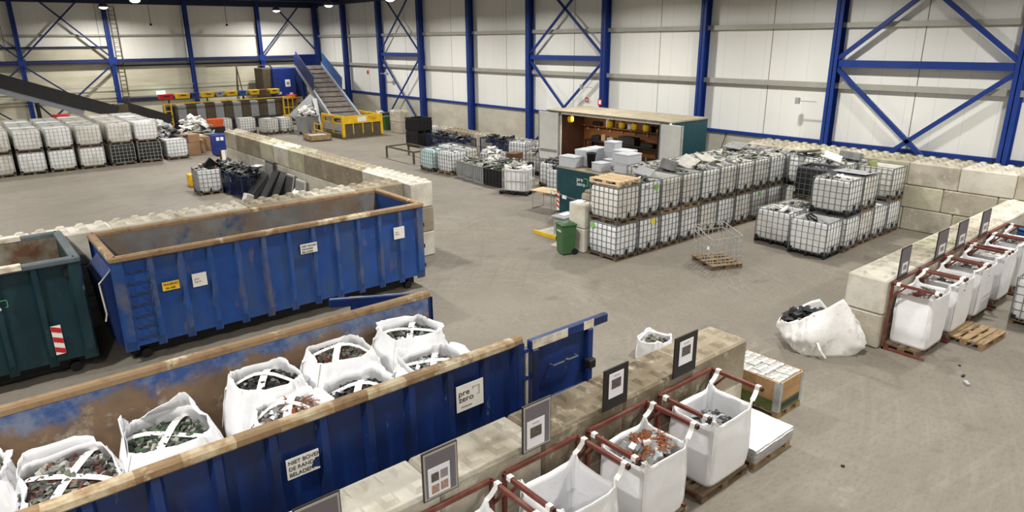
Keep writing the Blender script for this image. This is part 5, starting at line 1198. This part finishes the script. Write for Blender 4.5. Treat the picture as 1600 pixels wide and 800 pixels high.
for i, (x, w_, lb) in enumerate(((15.52, .5, 'dark notice board with a white paper low down, first on the right-hand wall'), (17.6, .62, 'dark notice board, second on the right-hand wall'), (18.88, .62, 'dark notice board, third on the right-hand wall'), (20.52, .62, 'dark notice board, fourth and last on the right-hand wall'))):
    p, px, pw, pz, ph = notice(lb, x, 5.43, 1.56, w_, .7, 'dark', 'notices along the right-hand wall')
    MB().bx(px - pw * .3, px + pw * .3, -.0175 - .008, -.023, pz + ph * .3, pz + ph * .75).build('printed_picture', 'ink_faded', p)
# ---------------------------------------------------------------- collar crate of battery blocks
t = thing('collar_crate', 'wooden collar crate with green lower ring full of battery blocks', 'crate', (10.93, 5.93, 0), 0)
a, b_ = pallet_mb(.8, 1.2, .144); a.build('deck_boards', 'wood', t); b_.build('bearers', 'wood', t)
def collar(z0, z1, m): return MB().bx(-.4, .4, -.6, -.578, z0, z1).bx(-.4, .4, .578, .6, z0, z1).bx(-.4, -.378, -.6, .6, z0, z1).bx(.378, .4, -.6, .6, z0, z1).build('collar', m, t)
cg = collar(.146, .34, 'collar_green'); collar(.342, .535, 'wood_new'); collar(.537, .73, 'wood_new')
for sx in (-1, 1):
    for sy in (-1, 1): MB().bx(sx * .403 - .004, sx * .403 + .004, sy * .6, sy * .49, .15, .72).bx(sx * .4, sx * .32, sy * .604 - .004, sy * .604 + .004, .15, .72).build('corner_hinge', 'scrap_silver', t)
rc = random.Random(5)
ib = MB()
t_b = None
for i in range(6):
    for j in range(7):
        x, y = 10.93 - .31 + .124 * i, 5.93 - .48 + .16 * j
        if t_b is None:
            t_b = thing('battery_block', 'x', 'battery'); MB().cbox((0, 0, .17), (.108, .138, .34), .008).build('casing', 'scrap_white', t_b)
            MB().bx(-.044, .044, -.02, .055, .34, .343).build('top_label', 'scrap_pale', t_b); o = t_b
            o.location = (x, y, .40 + rc.uniform(-.01, .01))
        else: o = dup(t_b, (x, y, .40 + rc.uniform(-.015, .015)), (rc.uniform(-.03, .03), rc.uniform(-.03, .03), rc.uniform(-.05, .05)))
        o['label'] = 'pale battery block in the collar crate, %s row from the front, %s from the left' % (ORD[j], ORD[i]); o['group'] = 'battery blocks in the collar crate'
o = MB().bx(-.375, .375, -.575, .575, .146, .39).build('cardboard_filler', 'cardboard', t)
MB().bx(-.3, .3, -.604, -.6, .2, .3).build('faded_stencil', 'scrap_dark', cg)
# stack of folded white bags on a pallet
pallet('wooden pallet under the flat stack of folded white bags', 9.42, 5.22, 0, 0, 'wood', 1.08, .92)
t = thing('folded_bags', 'flat stack of new folded white bags beside the battery crate', 'stack of bags', (9.42, 5.22, .146))
for k in range(7):
    mb = MB(); nx, ny = 16, 14; vs = []; fs = []; w2, d2 = .56 + rc.uniform(-.02, .01), .48 + rc.uniform(-.02, .01); th = .036
    for sgn in (1, 0):
        for i in range(nx + 1):
            for j in range(ny + 1):
                x = -w2 + 2 * w2 * i / nx; y = -d2 + 2 * d2 * j / ny
                e = max(abs(x) / w2, abs(y) / d2); z = k * .038 + (th * (1 - .5 * max(0, e - .9) * 10) if sgn else 0) + .012 * noise.noise(Vector((x * 5, y * 5, k * 3.))) * sgn - .03 * max(0, e - .93) * 10 * (k > 4)
                vs.append((x + .01 * noise.noise(Vector((y * 9, k, 0))), y + .01 * noise.noise(Vector((x * 9, k, 5))), z))
    N_ = (nx + 1) * (ny + 1)
    for s_ in (0, 1):
        for i in range(nx):
            for j in range(ny):
                q = s_ * N_ + i * (ny + 1) + j; fs.append((q, q + ny + 1, q + ny + 2, q + 1))
    edge = [i * (ny + 1) for i in range(nx)] + [nx * (ny + 1) + j for j in range(ny)] + [i * (ny + 1) + ny for i in range(nx, 0, -1)] + [j for j in range(ny, 0, -1)]
    for a_, b2 in zip(edge, edge[1:] + edge[:1]): fs.append((a_, b2, b2 + N_, a_ + N_))
    mb.add(vs, fs); mb.build('folded_bag', 'bag', t, True)
# slumped sack against the right wall end
t = thing('bulk_bag', 'slumped dirty white bag of dark scrap leaning against the wall end', 'bag', (14.1, 6.3, 0), -YAW)
cb = cloth(1.42, 1.15, 1.0, 77, bulge=.1, amp=.07, sq=.62, rim=.0, inner=.42, lean=(0, 0), foot=.86, creases=1.8)
for i, v in enumerate(cb.v):   # collapsed rim: a peak right of the middle, falling away to both sides
    x, y, z = v; k = max(0, z)
    f_ = 1.12 - (.62 if x < .15 else 1.15) * abs(x - .15) - .34 * y
    cb.v[i] = (x * (1 + .1 * (1 - k)) - .06 * k + (.1 * k if x < -.3 else 0) * -1, y + .12 * k, z * max(.3, f_))
cb.build('sack', 'bag_dirty', t, True)
MB().ribbon([(-.42, -.3, .62), (-.44, -.56, .48), (-.36, -.66, .25), (-.22, -.66, .06)], (.05, 0, 0), .008).build('lifting_loop', 'strap', t)
heap('slump', 'dark scrap showing in the mouth of the slumped bag', 'scrap', (13.95, 6.6, .6), -YAW, rx=.5, ry=.4, h=.12, pal='black', n=60, size=.22, seed=200)
# bag partly hidden behind the foreground wall
t = thing('bulk_bag', 'small white bag standing behind the foreground wall near its floor end', 'bag', (10.82, 8.4, 0), R(12))
cb = cloth(.62, .62, .48, 78, bulge=.06, amp=.04, sq=.5, rim=.08, inner=.4); cb.build('sack', 'bag', t, True)
MB().ribbon([cb.pt(24, .95, 0), Vector((-.1, .1, .66)), cb.pt(52, .95, 0)], (.05, .04, 0), .007).build('lifting_loop', 'strap', t)
heap('bw', 'grey offcuts in the small bag behind the foreground wall', 'scrap', (10.82, 8.4, .34), 0, rx=.25, ry=.25, h=.06, pal='grey', n=30, size=.14, seed=201)
# blue drum at the far right
t = thing('plastic_drum', 'blue plastic drum standing beyond the last right-hand bag', 'drum', (23.5, 5.1, .146))
pallet('dark pallet under the blue drum', 23.5, 5.0, 0, 0, 'wood_dark', .8, .8)
MB().lathe((0, 0, 0), [(0, 0), (.27, 0), (.29, .03), (.29, .3), (.3, .32), (.29, .34), (.29, .6), (.3, .62), (.29, .64), (.29, 1.06), (.26, 1.12), (0, 1.12)], 24).build('drum_body', 'blue_plastic', t, True)
MB().lathe((0, 0, 1.06), [(.3, 0), (.31, .03), (.3, .06)], 24).build('rim_ring', 'black_steel', t)
# litter on the floor
for i, (x, y, d, m, lb) in enumerate(((14.93, 3.78, (.1, .05, .04), 'black_plastic', 'small black scrap lying on the floor before the right-hand bags'), (14.63, 3.62, (.16, .07, .05), 'scrap_silver', 'small silver scrap beside the black one on the floor'), (15.4, 4.0, (.05, .04, .03), 'black_plastic', 'tiny dark bit on the floor near the loose pallet'), (10.06, 3.9, (.06, .04, .03), 'black_plastic', 'tiny dark bit on the floor in front of the flat bag stack'))):
    o = MB().cbox((x, y, d[2] / 2), d, .01, (0, 0, i * .7)).build('scrap_piece', m); tag(o, lb, 'scrap')
# ---------------------------------------------------------------- machines at the back of the hall
# long dark conveyor rising to the left
t = thing('belt_conveyor', 'long dark inclined conveyor rising to the upper left', 'conveyor', (9.5, 55.0, 2.1), 0)
ang = math.atan2(2.3, 5.95)
def rotbar(mb, a, b, wd, h): return mb.bar(a, b, wd, h)
dx, dz = -13.5, 13.5 * .385
n = Vector((.385, 0, 1)).normalized()
for y in (-.55, .55): MB().bar((0, y, -.1), (dx, y, dz - .1), .06, .85).build('side_wall', 'belt_dark', t)
MB().bar((0, 0, -.1), (dx, 0, dz - .1), 1.05, .06).build('belt', 'belt', t)
MB().bar((-2.0, 0, -.72 + .77), (dx, 0, dz - .72), 1.0, .42).build('return_cover', 'conv_grey', t)
MB().bar((dx + 6.5, -.6, 2.9), (dx + 7.3, -.6, 2.7), .08, .3).build('marker_plate', 'yellow', t)
for x in (-4.5, -9.5):
    for y in (-.5, .5): MB().bar((x, y, -2.1), (x, y, -x * .385 - .9), .14).build('support_leg', 'black_steel', t)
    MB().bar((x, -.5, -x * .385 - 1.0), (x + 2.2, -.5, -2.1), .1).build('brace', 'black_steel', t)
t = thing('belt_conveyor', 'short dark conveyor falling to the sorting line', 'conveyor', (11.0, 55.6, 0))
for y in (-.45, .45): MB().bar((-1.0, y, 2.3), (2.0, y, 1.1), .06, .8).build('side_wall', 'belt_dark', t)
MB().bar((-1.0, 0, 2.3), (2.0, 0, 1.1), .86, .05).build('belt', 'belt_dark', t); MB().bx(-1.5, -.7, -.5, .5, 1.9, 2.5).build('head_box', 'machine_brown', t)
for x, h in ((-.8, 1.95), (1.7, .9)): MB().bx(x - .06, x + .06, -.45, .45, 0, h).build('support_leg', 'black_steel', t)
t = thing('machine_part', 'red machine part under the long conveyor', 'machine', (6.0, 53.6, 0))
MB().cbox((0, 0, .8), (.3, .3, 1.6), .05).cbox((.1, 0, 1.95), (.8, .4, .5), .1).bar((-.2, 0, 1.5), (-.35, 0, 2.2), .15).build('body', 'red', t)
# sorting line
t = thing('sorting_line', 'sorting line with grey and brown bays behind a yellow handrail', 'sorting line', (13.2, 57.0, 0))
MB().bx(0, 8.6, -.6, 1.1, 0, .75).build('base_frame', 'black_steel', t)
MB().bx(0, 8.6, -.75, 1.1, .7, .78).build('walkway', 'belt_dark', t)
for i in range(6):
    x = .7 + 1.38 * i
    MB().cbox((x + .35, .0, 1.42), (.66, .5, 1.25), .03).build('grey_panel', 'machine_grey', t); MB().cbox((x + 1.03, .05, 1.5), (.66, .7, 1.4), .03).build('sorting_bay', 'machine_brown', t)
MB().cbox((.25, .0, 1.5), (.85, .8, 1.3), .12).build('drum_bay', 'machine_brown', t); MB().cbox((.25, -.42, 1.5), (.55, .06, .95), .02).build('opening', 'black_steel', t)
mb = MB().bar((-.3, -.8, 2.22), (9.8, -.8, 2.26), .07)
mb.build('handrail', 'yellow', t)
for x in (-.3, 8.8): MB().bar((x, -.8, .7), (x, -.8, 2.22), .07).build('rail_post', 'yellow', t)
g = MB()
for x in (-.3, .15): g.bar((x, -.85, .6), (x, -.85, 2.2), .08)
for z in (.9, 1.3, 1.7): g.bar((-.3, -.85, z), (.15, -.85, z), .06)
g.build('access_ladder', 'yellow', t)
g = MB()
for x in (8.7, 9.1, 9.5, 9.9, 10.3): g.bar((x, -.9, .75), (x, -.9, 2.15), .06)
for z in (.8, 1.4, 2.15): g.bar((8.7, -.9, z), (10.5, -.9, z), .07)
g.bx(8.6, 10.6, -1.3, -.3, .62, .74).bx(10.5, 10.75, -.9, -.7, .0, 2.2)
g.build('yellow_platform', 'yellow', t); MB().bx(8.7, 8.8, -1.2, -1.1, 0, .62).bx(10.5, 10.6, -1.2, -1.1, 0, .62).build('platform_leg', 'black_steel', t)
for i, (x, m, z, w_) in enumerate(((.15, 'red', 2.5, 1.0), (1.35, 'yellow', 2.25, 1.0), (2.15, 'machine_blue', 2.2, .5), (3.2, 'yellow', 2.25, .9), (4.05, 'machine_grey', 2.25, .55), (5.0, 'yellow', 2.25, .9), (5.85, 'blue_plastic', 2.3, .55), (6.8, 'yellow', 2.25, .85), (7.55, 'scrap_brown', 2.3, .5), (8.45, 'yellow', 2.2, .85), (9.6, 'red', 1.9, .7))):
    z = 2.5 if i < 10 else 2.0
    tt = thing('storage_crate', '%s crate on top of the sorting line, %s from the left' % ({'machine_blue': 'dark blue', 'machine_grey': 'grey', 'blue_plastic': 'blue', 'scrap_brown': 'dark brown'}.get(m, m), ORD[i]), 'crate', (13.25 + x, 57.5 if i < 10 else 56.6, z), 0, 'crates on top of the sorting line')
    MB().box((0, 0, .16), (w_ * .9, .6, .32), None, 1.08).build('crate_body', m, tt); MB().cbox((0, 0, .33), (w_, .7, .06), .01).build('rim', m, tt)
    MB().box((0, -.32, .22), (w_ * .4, .02, .07)).build('handle_slot', 'black_steel', tt)
o = MB().bx(0, 9.0, -.3, .3, 2.44, 2.5).build('crate_shelf', 'machine_brown', t); o.location = (0, .5, 0)
for x in (.4, 3.2, 6.0, 8.4): MB().bx(x - .04, x + .04, .5, .6, .75, 2.44).build('shelf_post', 'black_steel', t)
o = MB().cbox((0, 0, .5), (.7, .6, 1.0), .03).cbox((0, 0, 1.2), (.5, .5, .4), .03).build('control_cabinet', 'machine_blue', None, loc=(12.6, 56.4, 0)); tag(o, 'small blue control cabinet at the left end of the sorting line', 'cabinet')
# tripod gantry behind
t = thing('lifting_tripod', 'thin grey lifting tripod behind the sorting line', 'tripod', (19.6, 59.5, 0))
for x, y in ((-.5, -.3), (.5, -.3), (0, .5)): MB().bar((x, y, 0), (0, 0, 4.7), .07).build('leg', 'machine_brown', t)
MB().bar((-2.4, 0, 4.7), (3.0, 0, 4.7), .06).build('top_bar', 'machine_brown', t)
# blue shredder
t = thing('shredder_housing', 'tall blue shredder housing with paper notices in the back corner', 'machine', (21.3, 58.9, 0))
MB().cbox((.75, .9, 3.2), (1.2, 1.8, 2.5), .04).build('dark_hood', 'machine_brown', t)
MB().cbox((1.85, .7, 3.1), (1.9, 2.2, 2.7), .04).build('housing', 'machine_blue', t); MB().cbox((3.3, 1.0, 3.1), (1.4, 1.8, 2.6), .04).build('side_housing', 'skip_navy', t)
MB().bx(.1, 4.0, -.3, 1.8, 1.5, 1.8).build('deck', 'machine_grey', t)
for x in (.3, 3.8):
    for y in (-.2, 1.6): MB().bx(x - .1, x + .1, y - .1, y + .1, 0, 1.5).build('leg', 'machine_blue', t)
MB().bx(1.9, 2.35, -.412, -.402, 2.9, 3.5).bx(2.2, 2.5, -.412, -.402, 2.1, 2.4).bx(1.2, 1.5, -.412, -.402, 2.3, 2.5).build('paper_notice', 'paper', t)
MB().bx(2.0, 2.25, -.42, -.412, 3.1, 3.3).build('printed_mark', 'ink_faded', t)
MB().cbox((2.0, -.6, 1.95), (.9, .5, .5), .1).cyl((1.4, -.7, 2.0), (2.6, -.7, 2.0), .18, 12).build('drive_motor', 'machine_blue', t)
# inclined feed conveyor
t = thing('feed_conveyor', 'wide inclined feed conveyor with blue side walls above the yellow hopper', 'conveyor', (0, 0, 0))
A, Bv = Vector((22.75, 46.6, 1.2)), Vector((24.75, 56.8, 4.6)); dv = (Bv - A).normalized(); sd = Vector((dv.y, -dv.x, 0)).normalized(); up = sd.cross(dv)
MB().bar(A, Bv, 2.0, .12, up).build('belt', 'belt', t)
for i in range(1, 11):
    p = A.lerp(Bv, i / 11) + up * .08; MB().bar(p - sd * .92, p + sd * .92, .09, .06, up).build('cleat', 'belt_dark', t)
for s in (-1, 1):
    MB().bar(A + sd * s * 1.06, Bv + sd * s * 1.06, .14, .42, up).build('side_frame', 'conv_grey', t)
MB().bar(A.lerp(Bv, .46) - sd * 1.1 + up * .75, Bv - sd * 1.1 + up * .7, .06, 1.15, up).build('side_wall', 'skip_navy', t)
MB().bar(A.lerp(Bv, .46) + sd * 1.1 + up * .65, Bv + sd * 1.1 + up * .6, .06, 1.0, up).build('side_wall', 'conv_blue', t)
MB().cbox(Bv + Vector((0, .3, .5)), (2.2, .3, .9), .02).build('head_plate', 'machine_blue', t)
for u in (.45, .85):
    p = A.lerp(Bv, u)
    for s in (-1, 1): MB().bar(p + sd * s * 1.0, (p + sd * s * 1.0).xy.to_3d(), .16).build('support_leg', 'machine_blue', t)
for k in (0, 1):
    p = A.lerp(Bv, .42) - sd * (1.15 + .9 * k); q = p - sd * .9 + dv * 0
MB().bar(A.lerp(Bv, .36) - sd * 1.15 + Vector((0, 0, -.1)), (20.6, 50.6, .9), 1.3, .08, (-.3, -1, .5)).bar(A.lerp(Bv, .36) - sd * 1.2, (22.0, 48.6, .15), .6, .08, (-.2, -1, .3)).build('side_chute', 'machine_grey', t)
# yellow hopper
t = thing('feed_hopper', 'yellow feed hopper with dark slatted front at the conveyor foot', 'hopper', (23.1, 46.4, 0)); hx, hy = 1.5, 1.6
MB().bx(-hx - .05, hx + .05, -hy - .05, hy, 0, .3).build('base', 'machine_brown', t)
for x in (-hx, hx):
    for y in (-hy, hy): MB().bx(x - .09, x + .09, y - .09, y + .09, .1, 1.58).build('corner_post', 'yellow', t)
MB().bx(-hx, hx, -hy - .06, -hy + .06, 1.02, 1.55).build('front_board', 'yellow', t)
MB().bx(-.4, .3, -hy - .075, -hy - .061, 1.12, 1.46).build('paper_notice', 'sign_white', t)
MB().bx(-hx, hx, -hy - .0, -hy + .05, .3, 1.02).build('front_slats', 'machine_brown', t)
for x in (-.75, 0, .75): MB().bx(x - .03, x + .03, -hy - .06, -hy, .3, 1.02).build('slat_rib', 'yellow', t)
for s in (-1, 1):
    MB().bx(s * hx - .05, s * hx + .05, -hy, hy, 1.4, 1.56).bx(s * hx - .05, s * hx + .05, -hy, hy, 1.0, 1.08).bx(s * hx - .05, s * hx + .05, -.06, .06, .3, 1.5).build('side_rail', 'yellow', t)
    MB().bx(s * hx - .03, s * hx + .03, -hy, hy, .5, 1.0).build('side_panel', 'machine_grey', t)
t = thing('open_frame', 'yellow stepped frame beside the hopper foot', 'frame', (21.0, 47.7, 0))
for y in (-.6, .6): MB().bar((0, y, 0), (0, y, .9), .07).build('post', 'yellow', t)
for z in (.4, .85): MB().bar((0, -.6, z), (0, .6, z), .06).build('rail', 'yellow', t)
# dumpster, tray, boxes
t = thing('dumpster', 'grey wheeled dumpster overflowing with white foam before the feed conveyor', 'dumpster', (20.95, 49.4, 0), R(10))
MB().box((0, 0, .72), (1.15, .9, 1.1), None, 1.18).build('container', 'grey_plastic', t); MB().cbox((0, 0, 1.29), (1.42, 1.12, .08), .02).build('rim', 'grey_plastic', t)
for x in (-.45, .45):
    for y in (-.33, .33): MB().cyl((x - .04, y, .1), (x + .04, y, .1), .1, 10).build('wheel', 'rubber', t)
heap('dump', 'white foam and a dark pipe piled on the grey dumpster', 'scrap', (20.95, 49.4, 1.3), 0, rx=.62, ry=.5, h=.5, pal='white', n=50, size=.45, seed=210)
t = thing('wooden_tray', 'low yellow-brown wooden tray on the floor before the hopper', 'tray', (20.05, 45.75, 0), R(-8))
MB().bx(-.75, .75, -.9, -.84, .05, .42).bx(-.75, .75, .84, .9, .05, .42).bx(-.75, -.69, -.9, .9, .05, .42).bx(.69, .75, -.9, .9, .05, .42).bx(-.75, .75, -.9, .9, .05, .1).build('tray_walls', 'wood', t)
MB().bx(-.7, -.5, -.8, .8, 0, .05).bx(.5, .7, -.8, .8, 0, .05).build('skid', 'wood_dark', t); MB().bx(-.66, .66, -.8, .8, .3, .33).build('cover_boards', 'scrap_pale', t)
t = thing('blue_box', 'blue metal box with two white labels at the far end of the block wall', 'box', (12.85, 43.5, 0), R(-4))
MB().cbox((0, 0, .66), (1.0, 1.1, 1.2), .03).build('box_body', 'machine_blue', t); MB().bx(-.38, -.2, -.56, -.55, .95, 1.15).bx(-.14, .04, -.56, -.55, .95, 1.15).build('white_label', 'paper', t)
for x in (-.4, .4): MB().bx(x - .08, x + .08, -.5, .5, 0, .08).build('skid', 'black_steel', t)
for i, (x, y, z, d, rz) in enumerate(((11.5, 44.9, 0, (.75, .8, .75), 4), (12.0, 45.6, 0, (.8, .8, .8), -6), (11.55, 44.95, .76, (.7, .75, .5), 10), (12.55, 46.3, 0, (.7, .8, .9), 0))):
    t = thing('cardboard_box', ('large brown cardboard box beside the single tank', 'brown cardboard box behind the large one', 'cardboard box on top of the large one', 'brown cardboard box half behind the blue metal box')[i], 'box', (x, y, z), R(rz), 'brown cardboard boxes at the back left')
    MB().cbox((0, 0, d[2] / 2), d, .015).build('carton', 'cardboard', t); MB().bx(-d[0] / 2, d[0] / 2, -.04, .04, d[2], d[2] + .004).build('tape', 'wood_new', t)
    for s in (-1, 1): MB().box((s * (d[0] / 2 + .08), 0, d[2] + .03), (.2, d[1], .01), (0, s * .5, 0)).build('flap', 'cardboard', t)
heap('bs1', 'heap of grey and dark scrap behind the single tank', 'scrap', (10.6, 46.6, 0.0), 0, rx=.9, ry=1.0, h=1.5, pal='mixed', n=160, size=.5, seed=220, flat=.15)
heap('bs2', 'spiky heap of white foam strips before the sorting line', 'scrap', (12.9, 49.0, 0.0), 0, rx=1.1, ry=1.1, h=1.6, pal='white', n=120, size=.5, seed=221, flat=.12, long=2.2)
heap('bs3', 'white foam blocks between the stacks and the sorting line', 'scrap', (10.9, 50.6, 0.0), 0, rx=.9, ry=1.0, h=1.5, pal='white', n=80, size=.5, seed=222)
o = MB().cbox((0, 0, .5), (1.1, .9, 1.0), .05).build('storage_tub', 'black_plastic', None, loc=(14.6, 50.3, 0)); tag(o, 'black tub under the orange one by the sorting line', 'tub')
o = MB().box((0, 0, .25), (.9, .8, .5), None, 1.1).build('storage_tub', 'orange', None, loc=(14.6, 50.3, 1.0)); tag(o, 'orange tub standing on the black one', 'tub')
for i, x in enumerate((26.9, 27.3)):
    t = thing('wheelie_bin', 'dark green bin by the far right bracing, %s' % ('nearer the hopper', 'nearer the wall')[i], 'bin', (x - .4, 47.4 - .9 * i, 0), 0, 'two dark green bins by the far bracing')
    MB().box((0, 0, .5), (.6, .7, 1.0), None, 1.12).build('bin_body', 'bin_green', t); MB().cbox((0, 0, 1.02), (.72, .82, .06), .02).build('lid', 'bin_green', t)
# small fittings on the walls
t = thing('wall_ladder', 'tall grey access ladder beside the second back column', 'ladder', (11.45, 61.3, 0))
for x in (-.2, .2): MB().bar((x, 0, .3), (x, 0, 9.2), .05).build('rail', 'machine_brown', t)
r_ = MB()
for i in range(30): r_.bar((-.2, 0, .5 + .3 * i), (.2, 0, .5 + .3 * i), .03)
r_.build('rungs', 'machine_brown', t)
t = thing('exit_sign', 'glowing emergency exit sign above the sorting line', 'sign', (13.9, 60.9, 2.55))
MB().cbox((0, 0, .2), (.62, .1, .34), .01).build('light_box', 'exit_glow', t); MB().bar((0, .05, .2), (0, .64, .2), .05).build('bracket', 'black_steel', t)
for i, (y, z, wl) in enumerate(((13.95, 4.1, .75), (26.4, 4.1, .5))):
    t = thing('wall_detector', 'small grey detector on an arm beside the %s right-hand column' % ('nearest whole', 'workshop')[i], 'detector', (27.2, y + .3, z))
    MB().bar((0, -.5, 0), (0, .35, 0), .03).build('arm', 'machine_grey', t); MB().cyl((0, .3, -.12), (0, .3, .12), .1, 12).build('head', 'machine_grey', t)
t = thing('wall_detector', 'small grey detector beside the far bracing bay', 'detector', (27.3, 48.4, 4.15)); MB().bar((0, .9, 0), (0, 0, 0), .04).build('arm', 'machine_grey', t); MB().cbox((0, 0, 0), (.2, .4, .16), .03).build('head', 'machine_grey', t)
t = thing('safety_sign', 'red and white hose sign on the workshop column', 'sign', (27.38, 25.75, 3.35)); MB().bx(-.02, 0, -.14, .14, -.16, .16).build('plate', 'red', t); MB().bx(-.025, -.02, -.08, .08, -.1, .1).build('pictogram', 'white_paint', t); 
t = thing('safety_sign', 'white and red hose sign on the wall panel beside the workshop column', 'sign', (27.98, 27.3, 3.35)); MB().bx(-.02, 0, -.16, .16, -.16, .16).build('plate', 'white_paint', t); MB().bx(-.025, -.02, -.12, .12, -.13, .13).build('pictogram', 'red', t)
MB().bx(-.03, -.025, -.04, .04, -.06, .06).build('pictogram', 'white_paint', t)
t = thing('safety_sign', 'faded red sign on the wall panel near the far column', 'sign', (27.98, 52.6, 4.15)); MB().bx(-.02, 0, -.2, .2, -.2, .2).build('plate', 'sign_white', t); MB().bx(-.025, -.02, -.15, .15, -.18, .1).build('pictogram', 'red', t)
for i, x in enumerate((13.8, 19.5)):
    t = thing('pendant_detector', 'thin rod with a small head hanging before the back wall, %s' % ('left', 'right')[i], 'detector', (x, 60.2, 8.0)); MB().cyl((0, 0, 0), (0, 0, 1.9), .02, 6).build('rod', 'machine_brown', t); MB().cbox((0, 0, -.08), (.16, .16, .16), .03).build('head', 'black_steel', t)
mb = MB().tube([(27.9, 18.2, 2.4), (27.85, 18.4, 1.6), (27.8, 19.4, .9), (27.8, 20.4, .5)], .02, 6)
tag(mb.build('wall_cable', 'black_plastic', None, True), 'dark cable hanging slack on the concrete wall behind the tanks', 'cable')
